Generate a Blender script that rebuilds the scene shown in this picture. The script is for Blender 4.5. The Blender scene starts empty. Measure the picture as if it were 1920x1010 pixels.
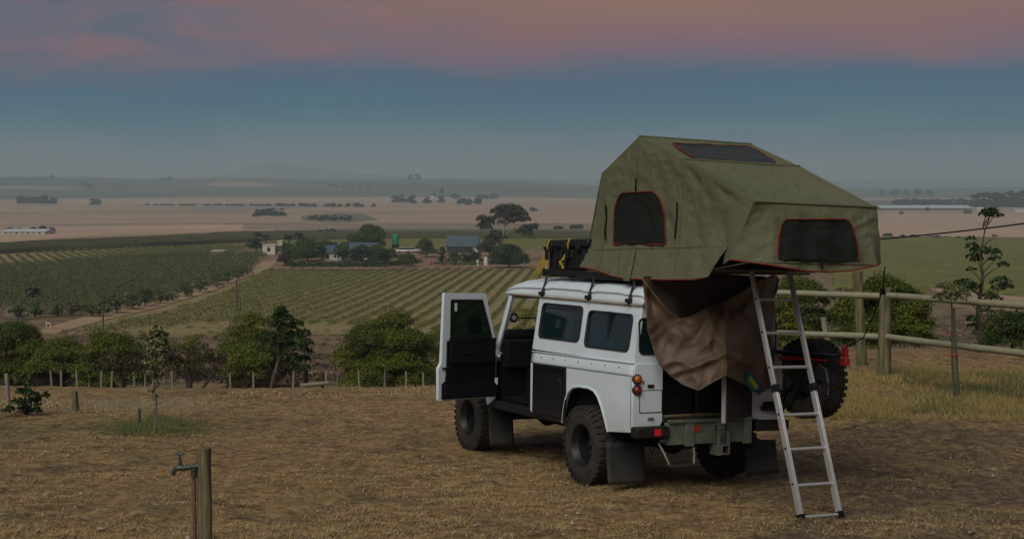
import bpy, math, random
import numpy as np
from mathutils import Vector, Matrix
from mathutils.geometry import tessellate_polygon
C = bpy.context.scene.collection
R_ = math.radians

# ------------------------------------------------------------------ camera
CAM_H, FOC, PYH = 3.053, 2497.0, 345.6
PITCH = math.atan2(505 - PYH, FOC)
cd = bpy.data.cameras.new('camera'); cam = bpy.data.objects.new('camera', cd); C.objects.link(cam)
cam.location = (0, 0, CAM_H); cam.rotation_euler = (math.pi/2 - PITCH, 0, 0)
cd.sensor_width = 36; cd.lens = FOC/1920*36; cd.clip_start = .1; cd.clip_end = 40000
bpy.context.scene.camera = cam

# ------------------------------------------------------------------ sky, sun, exposure
SUN_EL, SUN_AZ = R_(46), R_(208)       # azimuth clockwise from +Y
w = bpy.data.worlds.new('World'); bpy.context.scene.world = w; w.use_nodes = True
nt = w.node_tree; nt.nodes.clear(); N = nt.nodes.new; L = nt.links.new
def ramp(node, stops):
    cr = node.color_ramp
    while len(cr.elements) > 1: cr.elements.remove(cr.elements[0])
    cr.elements[0].position = stops[0][0]; cr.elements[0].color = (*stops[0][1], 1)
    for p, c in stops[1:]:
        e = cr.elements.new(p); e.color = (*c, 1)
def s2l(r, g, b):
    f = lambda c: ((c/255+.055)/1.055)**2.4 if c > 10 else c/255/12.92
    return (f(r), f(g), f(b))
tc = N('ShaderNodeTexCoord'); sep = N('ShaderNodeSeparateXYZ'); L(tc.outputs['Generated'], sep.inputs[0])
mp = N('ShaderNodeMapping'); mp.inputs['Scale'].default_value = (5.5, 5.5, 30); mp.inputs['Location'].default_value = (3.3, 0.0, 1.1); L(tc.outputs['Generated'], mp.inputs[0])
nz = N('ShaderNodeTexNoise'); nz.inputs['Scale'].default_value = 1.0; nz.inputs['Detail'].default_value = 5; nz.inputs['Roughness'].default_value = .52; nz.inputs['Distortion'].default_value = .5; L(mp.outputs[0], nz.inputs[0])
# elevation warped by the noise gives ragged cloud bands
ma = N('ShaderNodeMath'); ma.operation = 'MULTIPLY_ADD'; L(nz.outputs['Fac'], ma.inputs[0]); ma.inputs[1].default_value = .040; L(sep.outputs['Z'], ma.inputs[2])
ma2 = N('ShaderNodeMath'); ma2.operation = 'SUBTRACT'; L(ma.outputs[0], ma2.inputs[0]); ma2.inputs[1].default_value = .020
rp = N('ShaderNodeValToRGB'); L(ma2.outputs[0], rp.inputs[0])
SKY = [(0.0, s2l(112,115,119)), (.006, s2l(112,116,120)), (.020, s2l(96,116,124)), (.038, s2l(48,106,126)), (.052, s2l(12,96,120)), (.066, s2l(2,90,118)),
       (.078, s2l(34,84,116)), (.088, s2l(88,84,110)), (.098, s2l(114,84,102)), (.114, s2l(126,90,94)), (.135, s2l(134,98,86)), (.22, s2l(122,98,92)), (.40, s2l(98,92,100)), (1.0, s2l(72,82,104))]
ramp(rp, SKY)
# the rosy, bluer cloud to the left
mp2 = N('ShaderNodeMapping'); mp2.inputs['Scale'].default_value = (8.5, 8.5, 36); mp2.inputs['Location'].default_value = (.4, 2.0, .35); L(tc.outputs['Generated'], mp2.inputs[0])
nz2 = N('ShaderNodeTexNoise'); nz2.inputs['Scale'].default_value = 1.0; nz2.inputs['Detail'].default_value = 6; nz2.inputs['Roughness'].default_value = .55; nz2.inputs['Distortion'].default_value = .8; L(mp2.outputs[0], nz2.inputs[0])
rp2 = N('ShaderNodeValToRGB'); L(nz2.outputs['Fac'], rp2.inputs[0])
ramp(rp2, [(.34, s2l(48,82,112)), (.48, s2l(88,88,110)), (.62, s2l(118,88,104)), (.82, s2l(142,86,98))])
mx = N('ShaderNodeMapRange'); L(sep.outputs['X'], mx.inputs[0]); mx.inputs[1].default_value = .02; mx.inputs[2].default_value = -.25
mz = N('ShaderNodeMapRange'); L(ma2.outputs[0], mz.inputs[0]); mz.inputs[1].default_value = .060; mz.inputs[2].default_value = .105
mz2 = N('ShaderNodeMapRange'); L(sep.outputs['Z'], mz2.inputs[0]); mz2.inputs[1].default_value = .9; mz2.inputs[2].default_value = .3
mm = N('ShaderNodeMath'); mm.operation = 'MULTIPLY'; L(mx.outputs[0], mm.inputs[0]); L(mz.outputs[0], mm.inputs[1])
mm2 = N('ShaderNodeMath'); mm2.operation = 'MULTIPLY'; L(mm.outputs[0], mm2.inputs[0]); L(mz2.outputs[0], mm2.inputs[1])
mix = N('ShaderNodeMix'); mix.data_type = 'RGBA'; L(mm2.outputs[0], mix.inputs[0]); L(rp.outputs[0], mix.inputs[6]); L(rp2.outputs[0], mix.inputs[7])
bg = N('ShaderNodeBackground'); L(mix.outputs[2], bg.inputs[0]); bg.inputs[1].default_value = .63
st = N('ShaderNodeTexSky'); st.sky_type = 'NISHITA'; st.sun_disc = False; st.sun_elevation = R_(1); st.sun_rotation = SUN_AZ
bg2 = N('ShaderNodeBackground'); L(st.outputs[0], bg2.inputs[0]); bg2.inputs[1].default_value = .012
ad = N('ShaderNodeAddShader'); L(bg.outputs[0], ad.inputs[0]); L(bg2.outputs[0], ad.inputs[1])
ou = N('ShaderNodeOutputWorld'); L(ad.outputs[0], ou.inputs[0])
sd = bpy.data.lights.new('sun', 'SUN'); sd.energy = 1.5; sd.angle = R_(42); sd.color = (1, .95, .82)
so = bpy.data.objects.new('sun', sd); C.objects.link(so)
dirv = Vector((math.sin(SUN_AZ)*math.cos(SUN_EL), math.cos(SUN_AZ)*math.cos(SUN_EL), math.sin(SUN_EL)))
so.rotation_euler = dirv.to_track_quat('Z', 'Y').to_euler(); so.location = (0, 0, 60)
sc = bpy.context.scene
sc.view_settings.view_transform = 'Standard'; sc.view_settings.look = 'None'; sc.view_settings.exposure = .68; sc.view_settings.gamma = 1; sc.view_settings.use_curve_mapping = False
sc.render.engine = 'CYCLES'
sc.cycles.use_denoising = True; sc.cycles.max_bounces = 6; sc.cycles.diffuse_bounces = 3; sc.cycles.glossy_bounces = 2; sc.cycles.transparent_max_bounces = 8; sc.cycles.volume_bounces = 1
try: sc.cycles.denoiser = 'OPENIMAGEDENOISE'
except Exception: pass

# ------------------------------------------------------------------ materials
MATS = {}
def mat(name, col, rough=.8, metal=0, spec=.5, noise=0, nscale=8, bump=0, bscale=60, island=0, col2=None, trans=0, coat=0, stretch=None, dirt=None):
    if name in MATS: return MATS[name]
    m = bpy.data.materials.new(name); m.use_nodes = True; t = m.node_tree; b = t.nodes['Principled BSDF']
    b.inputs['Base Color'].default_value = (*col, 1); b.inputs['Roughness'].default_value = rough; b.inputs['Metallic'].default_value = metal
    b.inputs['Specular IOR Level'].default_value = spec
    if coat: b.inputs['Coat Weight'].default_value = coat; b.inputs['Coat Roughness'].default_value = .15
    nn = t.nodes.new; ll = t.links.new; out = None
    if noise or bump or dirt:
        tcn = nn('ShaderNodeTexCoord'); src = tcn.outputs['Object']
        if stretch:
            mpn = nn('ShaderNodeMapping'); mpn.inputs['Scale'].default_value = stretch; ll(src, mpn.inputs[0]); src = mpn.outputs[0]
    if noise or island or col2:
        c2 = col2 if col2 else tuple(c*(1-noise) for c in col)
        mxn = nn('ShaderNodeMix'); mxn.data_type = 'RGBA'; mxn.inputs[6].default_value = (*c2, 1); mxn.inputs[7].default_value = (*col, 1)
        if island:
            g = nn('ShaderNodeNewGeometry'); ll(g.outputs['Random Per Island'], mxn.inputs[0])
        else:
            nx = nn('ShaderNodeTexNoise'); nx.inputs['Scale'].default_value = nscale; nx.inputs['Detail'].default_value = 6; nx.inputs['Roughness'].default_value = .62; ll(src, nx.inputs[0])
            rr = nn('ShaderNodeMapRange'); rr.inputs[1].default_value = .32; rr.inputs[2].default_value = .68; ll(nx.outputs['Fac'], rr.inputs[0]); ll(rr.outputs[0], mxn.inputs[0])
        out = mxn.outputs[2]
    if dirt:      # (colour, height below which mud clings, noise scale)
        sp = nn('ShaderNodeSeparateXYZ'); ll(tcn.outputs['Object'], sp.inputs[0])
        n3 = nn('ShaderNodeTexNoise'); n3.inputs['Scale'].default_value = dirt[2]; n3.inputs['Detail'].default_value = 6; ll(tcn.outputs['Object'], n3.inputs[0])
        r1 = nn('ShaderNodeMapRange'); r1.inputs[1].default_value = dirt[1]+.35; r1.inputs[2].default_value = dirt[1]-.15; ll(sp.outputs['Z'], r1.inputs[0])
        m1 = nn('ShaderNodeMath'); m1.operation = 'MULTIPLY'; ll(r1.outputs[0], m1.inputs[0]); ll(n3.outputs['Fac'], m1.inputs[1])
        m3 = nn('ShaderNodeMix'); m3.data_type = 'RGBA'; ll(m1.outputs[0], m3.inputs[0]); m3.inputs[7].default_value = (*dirt[0], 1)
        if out: ll(out, m3.inputs[6])
        else: m3.inputs[6].default_value = (*col, 1)
        out = m3.outputs[2]
    if out: ll(out, b.inputs['Base Color'])
    if bump:
        nb = nn('ShaderNodeTexNoise'); nb.inputs['Scale'].default_value = bscale; nb.inputs['Detail'].default_value = 4; ll(src, nb.inputs[0])
        bu = nn('ShaderNodeBump'); bu.inputs['Strength'].default_value = bump; bu.inputs['Distance'].default_value = .01; ll(nb.outputs['Fac'], bu.inputs['Height']); ll(bu.outputs[0], b.inputs['Normal'])
    if trans:
        tl = nn('ShaderNodeBsdfTranslucent'); ms = nn('ShaderNodeMixShader'); ms.inputs[0].default_value = trans
        if out: ll(out, tl.inputs[0])
        else: tl.inputs[0].default_value = (*col, 1)
        ll(b.outputs[0], ms.inputs[1]); ll(tl.outputs[0], ms.inputs[2]); ll(ms.outputs[0], t.nodes['Material Output'].inputs[0])
    MATS[name] = m; return m
white = mat('white_paint', (.58,.665,.73), .40, noise=.12, nscale=2.2, bump=.06, bscale=3, dirt=((.28,.23,.16), .56, 7))
black = mat('black_plastic', (.007,.008,.010), .55, spec=.25, noise=.35, nscale=9, dirt=((.05,.042,.032), .42, 12))
caseb = mat('case_black', (.010,.011,.013), .5, spec=.35, noise=.3, nscale=12)
blackm = mat('black_steel', (.009,.010,.012), .48, spec=.3, noise=.3, nscale=14, bump=.1, bscale=30)
matte = mat('black_trim', (.004,.0045,.0055), .8, spec=.15, noise=.3, nscale=10)
rubber = mat('tyre_rubber', (.022,.021,.020), .8, spec=.25, noise=.4, nscale=9, bump=.3, bscale=60, col2=(.045,.037,.028))
flapm = mat('mudflap_rubber', (.014,.018,.021), .6, spec=.3, noise=.4, nscale=6, dirt=((.07,.058,.042), .12, 7))
galv = mat('galvanised_steel', (.17,.21,.19), .55, metal=.3, noise=.45, nscale=11, bump=.2, bscale=40, dirt=((.12,.09,.05), .45, 12))
alu = mat('brushed_aluminium', (.50,.51,.53), .42, metal=.55, noise=.2, nscale=20, stretch=(1,1,.1))
glass = mat('tinted_glass', (.006,.018,.020), .07, spec=.75, noise=.3, nscale=2)
rubberseal = mat('window_seal', (.012,.013,.016), .5)
canvas = mat('olive_canvas', (.112,.120,.070), .88, noise=.08, nscale=3.5, bump=.25, bscale=160, spec=.2)
mesh_m = mat('window_mesh', (.011,.013,.010), .75, spec=.2, noise=.35, nscale=9, bump=.4, bscale=60)
piping = mat('red_piping', (.15,.028,.018), .8, spec=.1)
pvc = mat('brown_pvc', (.090,.060,.038), .60, noise=.12, nscale=5, bump=.12, bscale=30, spec=.35)
red = mat('red_reflector', (.55,.012,.008), .3)
redp = mat('red_paint', (.42,.015,.012), .4, noise=.3, nscale=12)
amber = mat('amber_lens', (.42,.10,.012), .2, noise=.3, nscale=40); redl = mat('red_lens', (.22,.012,.012), .2, noise=.3, nscale=40)
yellow = mat('yellow_webbing', (.38,.28,.012), .7, noise=.3, nscale=40)
post_m = mat('weathered_wood', (.20,.185,.105), .95, spec=.15, noise=.72, nscale=26, bump=.9, bscale=60, stretch=(1,1,.07))
postd = mat('dark_wood', (.045,.035,.028), .9, noise=.4, nscale=12)
rail_m = mat('pale_gum_pole', (.25,.245,.16), .85, noise=.3, nscale=9, bump=.3, bscale=30)
stake_m = mat('stake_wood', (.25,.235,.18), .9, noise=.3, nscale=5)
brass = mat('old_brass', (.075,.09,.075), .5, metal=.5, noise=.5, nscale=40, bump=.3, bscale=90)
pipem = mat('copper_pipe', (.155,.075,.062), .7, noise=.35, nscale=20)
bark = mat('bark', (.085,.065,.048), .95, noise=.5, nscale=20, bump=.5, bscale=30)
barkp = mat('pale_bark', (.33,.28,.22), .9, noise=.4, nscale=1)
mud = mat('load_floor', (.16,.12,.07), .9, noise=.5, nscale=10)
mirr = mat('mirror_glass', (.07,.30,.42), .08, metal=.6)  # blue base colour stands in for the sky reflected in the mirror
def leafmat(n, a, b): return mat(n, a, .6, island=1, col2=b, trans=.18, spec=.3)
LF = dict(
  olive=leafmat('leaf_olive', (.165,.185,.014), (.026,.042,.006)),
  green=leafmat('leaf_green', (.075,.115,.012), (.022,.040,.007)),
  dark=leafmat('leaf_dark', (.038,.072,.014), (.010,.022,.006)),
  grey=leafmat('leaf_grey', (.19,.20,.09), (.065,.075,.035)),
  euc=leafmat('leaf_eucalyptus', (.062,.072,.036), (.022,.027,.016)),
  brown=leafmat('leaf_brown', (.060,.046,.022), (.022,.018,.010)),
  vine=leafmat('leaf_vine', (.185,.190,.036), (.058,.076,.016)),
  orch=leafmat('leaf_orchard', (.125,.150,.040), (.050,.068,.020)),
  far=leafmat('leaf_far', (.034,.052,.036), (.016,.026,.022)))
straw = mat('straw_blades', (.47,.34,.16), .9, island=1, col2=(.17,.11,.046))
grassm = mat('grass_blades', (.42,.32,.13), .8, island=1, col2=(.18,.15,.05), trans=.2)
greeng = mat('green_grass_blades', (.14,.16,.05), .8, island=1, col2=(.06,.075,.028), trans=.2)

# ------------------------------------------------------------------ mesh helpers
def link(name, me, m, parent=None, mats=None):
    o = bpy.data.objects.new(name, me); C.objects.link(o)
    for x in ([m] if mats is None else mats): me.materials.append(x)
    if parent: o.parent = parent
    return o
def tag(o, label=None, cat=None, group=None, kind=None):
    if label: o['label'] = label
    if cat: o['category'] = cat
    if group: o['group'] = group
    if kind: o['kind'] = kind
    return o
class MB:
    def __init__(s): s.v = []; s.f = []
    def add(s, vs, fs):
        k = len(s.v); s.v += [tuple(p) for p in vs]; s.f += [tuple(i+k for i in f) for f in fs]; return s
    def box(s, x0, x1, y0, y1, z0, z1, M=None):
        vs = [Vector((x, y, z)) for z in (z0, z1) for x, y in ((x0,y0),(x1,y0),(x1,y1),(x0,y1))]
        if M: vs = [M @ v for v in vs]
        return s.add(vs, [(3,2,1,0),(4,5,6,7),(0,1,5,4),(1,2,6,5),(2,3,7,6),(3,0,4,7)])
    def tube(s, pts, r, n=8, cap=True, flat=1.0):
        pts = [Vector(p) for p in pts]; rs = r if isinstance(r, (list, tuple)) else [r]*len(pts)
        vs = []; up = Vector((0,0,1))
        for i, p in enumerate(pts):
            t = (pts[min(i+1, len(pts)-1)] - pts[max(i-1, 0)]).normalized()
            a = t.cross(up)
            if a.length < .05: a = t.cross(Vector((1,0,0)))
            a.normalize(); b = t.cross(a).normalized()
            for k in range(n):
                an = 2*math.pi*k/n; vs.append(p + a*math.cos(an)*rs[i] + b*math.sin(an)*rs[i]*flat)
        fs = [(i*n+k, i*n+(k+1)%n, (i+1)*n+(k+1)%n, (i+1)*n+k) for i in range(len(pts)-1) for k in range(n)]
        if cap: fs += [tuple(range(n))[::-1], tuple((len(pts)-1)*n+k for k in range(n))]
        return s.add(vs, fs)
    def lathe(s, prof, c, axis='Y', n=48, a0=0):
        # prof: (radius, offset along axis)
        vs = []
        for r, o in prof:
            for k in range(n):
                a = 2*math.pi*k/n + a0; u, v = r*math.cos(a), r*math.sin(a)
                vs.append({'Y': (c[0]+u, c[1]+o, c[2]+v), 'X': (c[0]+o, c[1]+u, c[2]+v), 'Z': (c[0]+u, c[1]+v, c[2]+o)}[axis])
        m = len(prof)
        return s.add(vs, [(i*n+k, i*n+(k+1)%n, (i+1)*n+(k+1)%n, (i+1)*n+k) for i in range(m-1) for k in range(n)])
    def plate(s, outer, holes, fn, t):
        loops = [list(outer)] + [list(h) for h in holes]
        tri = tessellate_polygon([[Vector((a, b, 0)) for a, b in l] for l in loops])
        flat = [p for l in loops for p in l]; n = len(flat)
        vs = [fn(a, b, 0) for a, b in flat] + [fn(a, b, t) for a, b in flat]
        fs = [tuple(x) for x in tri] + [tuple(i+n for i in reversed(x)) for x in tri]
        k = 0
        for l in loops:
            m = len(l); fs += [(k+i, k+(i+1) % m, n+k+(i+1) % m, n+k+i) for i in range(m)]; k += m
        return s.add(vs, fs)
    def grid(s, fn, nu, nv):
        vs = [fn(i/nu, j/nv) for j in range(nv+1) for i in range(nu+1)]
        return s.add(vs, [(j*(nu+1)+i, j*(nu+1)+i+1, (j+1)*(nu+1)+i+1, (j+1)*(nu+1)+i) for j in range(nv) for i in range(nu)])
    def build(s, name, m, parent=None, off=(0,0,0), smooth=False, bevel=0, label=None, fix=True, solid=0):
        me = bpy.data.meshes.new(name)
        me.from_pydata([(x-off[0], y-off[1], z-off[2]) for x, y, z in s.v], [], s.f)
        if fix:
            import bmesh
            b = bmesh.new(); b.from_mesh(me); bmesh.ops.recalc_face_normals(b, faces=b.faces); b.to_mesh(me); b.free()
        o = link(name, me, m, parent)
        if solid:
            d = o.modifiers.new('solid', 'SOLIDIFY'); d.thickness = solid; d.offset = 0
        if bevel:
            d = o.modifiers.new('bevel', 'BEVEL'); d.width = bevel; d.segments = 2; d.limit_method = 'ANGLE'; d.angle_limit = R_(40)
        if smooth or bevel:
            me.polygons.foreach_set('use_smooth', [True]*len(me.polygons))
            try: me.set_sharp_from_angle(angle=R_(40))
            except Exception: pass
        if label: o['label'] = label
        return o
def quads(name, P, m, parent=None, nv=4):
    # P: (n, nv, 3) array of separate faces
    n = len(P); me = bpy.data.meshes.new(name)
    me.vertices.add(n*nv); me.vertices.foreach_set('co', P.astype(np.float32).ravel())
    me.loops.add(n*nv); me.loops.foreach_set('vertex_index', np.arange(n*nv, dtype=np.int32))
    me.polygons.add(n); me.polygons.foreach_set('loop_start', np.arange(0, n*nv, nv, dtype=np.int32)); me.polygons.foreach_set('loop_total', np.full(n, nv, dtype=np.int32))
    me.update(calc_edges=True); me.validate()
    return link(name, me, m, parent)
def unit(a): return a/np.maximum(np.linalg.norm(a, axis=-1, keepdims=True), 1e-9)
def leafquads(pos, nrm, size, rng, aspect=.55):
    n = len(pos); nrm = unit(nrm); t = unit(np.cross(nrm, rng.normal(size=(n, 3)))); b = np.cross(nrm, t)
    s = (size*rng.uniform(.6, 1.3, n))[:, None]
    return np.stack([pos - t*s*.5, pos + b*s*aspect*.5 + nrm*s*.08, pos + t*s*.5, pos - b*s*aspect*.5 + nrm*s*.08], 1)

# ------------------------------------------------------------------ terrain
PROF_Y = np.array([20, 24, 35, 50, 70, 120, 165, 210, 255, 300, 340, 420, 640, 850, 1500, 2600, 3900, 5200, 9000, 16000.])
PROF_Z = np.array([-.45, -.70, -2.39, -4.6, -6.6, -11.1, -13.75, -15.0, -15.85, -16.15, -16.5, -17.2, -20.4, -24, -24, -24, -24, -30, -34, -34])
def sst(a, b, x): t = np.clip((x-a)/(b-a), 0, 1); return t*t*(3-2*t)
HX = np.array([-600, 0, 180, 250, 480, 600, 760, 950, 1110, 1300, 1700, 1920, 2500.]); HY = np.array([328, 331, 332, 335, 333, 338, 335, 337, 347, 352, 353, 350, 352.])
def terr(x, y):
    x = np.asarray(x, float); y = np.asarray(y, float)
    plane = -(.01377*(x-1.539) + .06997*(y-13.707))
    plane = plane + (.10*np.sin(x*.31+1)+.06*np.sin(y*.43+x*.2))*sst(16, 22, np.hypot(x, y))
    yy = np.maximum(y, 1); ratio = x/yy
    wr = sst(.17, .27, ratio)*sst(5, 9, y)
    near = plane*(1 - wr*sst(13.5, 18, y))
    near = near*(1-sst(23.5, 30, y)*wr) + (-.25)*sst(23.5, 30, y)*wr
    prof = np.interp(np.log(np.maximum(y, 20)), np.log(PROF_Y), PROF_Z)
    a = 20 + 3*wr; b = 34 + 6*wr
    ww = sst(0, 1, (y-a)/(b-a))
    z = near*(1-ww) + prof*ww
    z = np.where(y < 0, np.clip(plane, -4, 3.5), z)
    # far ridge
    px = 960 + FOC*ratio
    top = np.interp(px, HX, HY); elev = (CAM_H + (PYH-top)/FOC*3900)
    bump = sst(2500, 3900, y)*(1-sst(3900, 5200, y))
    z = z + bump*(elev + 24)
    # rolling relief
    z = z + sst(45, 90, y)*(1-sst(300, 420, y))*.5*np.sin(x*.045+2)*np.sin(y*.03)
    z = z + sst(900, 1500, y)*(1-sst(2300, 2600, y))*2.0*np.sin(x*.004+1.3)*np.sin(y*.005)
    return z
def ray(px, py):
    v = (505-py)/FOC; c, s = math.cos(PITCH), math.sin(PITCH)
    return np.array([(px-960)/FOC, c+v*s, -s+v*c])
_ts = np.concatenate([np.arange(5, 60, .1), np.geomspace(60, 9000, 1500)])
def G(px, py):
    d = ray(px, py); x = d[0]*_ts; y = d[1]*_ts; z = CAM_H + d[2]*_ts
    below = z < terr(x, y)
    if not below.any(): k = len(_ts)-1
    else: k = int(np.argmax(below))
    a, b = _ts[max(k-1, 0)], _ts[k]
    for _ in range(18):
        m = (a+b)/2
        if CAM_H + d[2]*m < terr(d[0]*m, d[1]*m): b = m
        else: a = m
    return np.array([d[0]*b, d[1]*b, float(terr(d[0]*b, d[1]*b))])
_tg = np.concatenate([np.linspace(5, 60, 34), np.geomspace(62, 9000, 96)])
def GV(px, py):
    px = np.asarray(px, float); py = np.asarray(py, float); c, s = math.cos(PITCH), math.sin(PITCH); v = (505-py)/FOC
    D = np.stack([(px-960)/FOC, c+v*s, -s+v*c], -1); out = np.zeros((len(px), 3))
    for k0 in range(0, len(px), 4000):
        d = D[k0:k0+4000]; xx = d[:, :1]*_tg; yy = d[:, 1:2]*_tg; zz = CAM_H+d[:, 2:]*_tg
        bl = zz < terr(xx, yy); k = np.where(bl.any(1), bl.argmax(1), len(_tg)-1); a = _tg[np.maximum(k-1, 0)].copy(); b = _tg[k].copy()
        for _ in range(16):
            m = (a+b)/2; w = CAM_H+d[:, 2]*m < terr(d[:, 0]*m, d[:, 1]*m); b = np.where(w, m, b); a = np.where(w, a, m)
        x, y = d[:, 0]*b, d[:, 1]*b; out[k0:k0+4000] = np.stack([x, y, terr(x, y)], -1)
    return out
def P(px, y):
    x = (px-960)/FOC*y*.998; return np.array([x, y, float(terr(x, y))])
def zat(py, y): return CAM_H - (py-PYH)/FOC*y
def inpoly(x, y, poly):
    r = np.zeros(np.shape(x), bool); n = len(poly)
    for i in range(n):
        x0, y0 = poly[i]; x1, y1 = poly[(i+1) % n]
        if y0 == y1: continue
        c = ((y0 > y) != (y1 > y)) & (x < (x1-x0)*(y-y0)/(y1-y0)+x0); r ^= c
    return r
def topx(x, y, z):
    c, s = math.cos(PITCH), math.sin(PITCH); d = y*c-(z-CAM_H)*s; u = y*s+(z-CAM_H)*c
    return 960+FOC*x/d, 505-FOC*u/d
rs = [1.0, 3, 5]
for py in list(np.arange(1180, 420, -2.0)) + list(np.arange(420, 372, -.9)):
    if len(rs) and (py-PYH) > 0:
        h = 3.0 if py > 730 else None
        if h: r = FOC*2.09/(py-PYH-.07*FOC) if py > 1.0*PYH+.07*FOC+40 else 0
        else: r = G(930, py)[1]
        if r > rs[-1]*1.002 and r < 2600: rs.append(r)
rs += list(np.geomspace(2620, 5400, 60)) + [6500, 8000, 10000, 12500]
rs = np.array(sorted(set(rs)))
gap = []
for a, b in zip(rs[:-1], rs[1:]):
    k = max(1, int(math.ceil((b-a)/(a*.03+.05)))) if a > 6 else 1
    gap += list(np.linspace(a, b, k, endpoint=False))
rs = np.array(gap + [rs[-1]])
ths = np.concatenate([np.arange(-180, -27, 3), np.arange(-27, 27.01, .13), np.arange(30, 180, 3)])
th = np.radians(ths); RR, TT = np.meshgrid(rs, th, indexing='ij')
X = RR*np.sin(TT); Y = RR*np.cos(TT); Z = terr(X, Y)
rng = np.random.default_rng(3)
fine = (1-sst(26, 34, RR))*(RR > 2)
def vnoise(x, y, s, seed):
    g = np.random.default_rng(seed).uniform(-1, 1, (256, 256)); u = x/s; v = y/s
    i = np.floor(u).astype(int); j = np.floor(v).astype(int); fu = u-i; fv = v-j; fu = fu*fu*(3-2*fu); fv = fv*fv*(3-2*fv)
    a = g[i % 256, j % 256]; b = g[(i+1) % 256, j % 256]; c = g[i % 256, (j+1) % 256]; d = g[(i+1) % 256, (j+1) % 256]
    return a*(1-fu)*(1-fv)+b*fu*(1-fv)+c*(1-fu)*fv+d*fu*fv
def relief(x, y): return .018*vnoise(x, y, .55, 1)+.022*vnoise(x, y, .21, 2)+.012*vnoise(x, y, .11, 5)-.014
Z = Z + relief(X, Y)*fine
nr, na = X.shape
idx = np.arange(nr*na).reshape(nr, na)
q = np.stack([idx[:-1, :], np.roll(idx[:-1, :], -1, 1), np.roll(idx[1:, :], -1, 1), idx[1:, :]], -1).reshape(-1, 4)[:, ::-1]
me = bpy.data.meshes.new('ground'); V3 = np.stack([X, Y, Z], -1).reshape(-1, 3)
me.from_pydata(np.vstack([V3, [[0, 0, float(terr(0, 0))]]]).tolist(), [], q.tolist() + [(nr*na, int(idx[0, k]), int(idx[0, (k+1) % na])) for k in range(na)])
ground = link('ground', me, None, mats=[]); tag(ground, kind='structure')
# what grows or lies where: soil share, green share, scrub share, plain share
px_, py_ = topx(X, np.maximum(Y, .5), Z); infront = Y > 3
soil = infront*sst(.13, .22, X/np.maximum(Y, 1))*(1-sst(16.6, 18.3, Y))
soil2 = infront*np.exp(-((px_-960)/520)**2)*0
green = infront*np.clip(np.exp(-(((px_-310)/110)**2+((py_-803)/18)**2))*1.2 + .35*np.exp(-(((px_-120)/220)**2+((py_-800)/26)**2)), 0, 1)
pale = infront*sst(745, 750, py_)*(1-sst(762, 774, py_))*(1-sst(330, 430, px_))*(Y < 60)
scrub = sst(36, 60, Y)*(1-sst(430, 700, Y))
plain = sst(430, 760, Y)
hill = sst(2500, 2750, Y)
col = np.stack([soil, np.clip(green, 0, 1), scrub, plain], -1).reshape(-1, 4); col = np.vstack([col, [[0, 0, 0, 0]]])
at = me.attributes.new('zone', 'FLOAT_COLOR', 'POINT'); at.data.foreach_set('color', col.astype(np.float32).ravel())
at = me.attributes.new('pale', 'FLOAT', 'POINT'); at.data.foreach_set('value', np.append(pale.ravel(), 0).astype(np.float32))
at = me.attributes.new('hill', 'FLOAT', 'POINT'); at.data.foreach_set('value', np.append(hill.ravel(), 0).astype(np.float32))
me.polygons.foreach_set('use_smooth', [True]*len(me.polygons))
m = bpy.data.materials.new('ground_cover'); m.use_nodes = True; t = m.node_tree; b = t.nodes['Principled BSDF']; b.inputs['Roughness'].default_value = .95; b.inputs['Specular IOR Level'].default_value = .15
n_ = t.nodes.new; l_ = t.links.new
tcg = n_('ShaderNodeTexCoord'); az = n_('ShaderNodeAttribute'); az.attribute_name = 'zone'; sz = n_('ShaderNodeSeparateColor'); l_(az.outputs['Color'], sz.inputs[0]); ah = n_('ShaderNodeAttribute'); ah.attribute_name = 'hill'
def noi(scale, detail=6, rough=.6, st=(1,1,1), dist=0):
    mpx = n_('ShaderNodeMapping'); mpx.inputs['Scale'].default_value = st; l_(tcg.outputs['Object'], mpx.inputs[0])
    x = n_('ShaderNodeTexNoise'); x.inputs['Scale'].default_value = scale; x.inputs['Detail'].default_value = detail; x.inputs['Roughness'].default_value = rough; x.inputs['Distortion'].default_value = dist; l_(mpx.outputs[0], x.inputs[0]); return x.outputs['Fac']
def rmp(src, stops):
    x = n_('ShaderNodeValToRGB'); ramp(x, stops); l_(src, x.inputs[0]); return x.outputs[0]
def mixc(f, a, b):
    x = n_('ShaderNodeMix'); x.data_type = 'RGBA'; l_(f, x.inputs[0]); l_(a, x.inputs[6]); l_(b, x.inputs[7]); return x.outputs[2]
def mth(op, a, b):
    x = n_('ShaderNodeMath'); x.operation = op
    for i, v in enumerate((a, b)):
        if isinstance(v, (int, float)): x.inputs[i].default_value = v
        else: l_(v, x.inputs[i])
    x.use_clamp = op in ('MULTIPLY_ADD',); return x.outputs[0]
fineN = noi(9, 8, .80); midN = noi(1.1, 6, .62); bigN = noi(.22, 4, .6)
strawC = rmp(fineN, [(.32, (.072,.045,.022)), (.44, (.215,.145,.066)), (.56, (.36,.25,.118)), (.70, (.50,.375,.20))])
soilC = rmp(fineN, [(.34, (.042,.029,.020)), (.46, (.12,.083,.055)), (.57, (.20,.145,.095)), (.68, (.38,.30,.20))])
greenC = rmp(fineN, [(.32, (.03,.036,.012)), (.55, (.10,.12,.035)), (.72, (.2,.19,.08))])
patch = mth('MULTIPLY', rmp(mth('ADD', mth('MULTIPLY', midN, .65), mth('MULTIPLY', bigN, .35)), [(.50, (0,0,0)), (.60, (1,1,1))]), .62)
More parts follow.
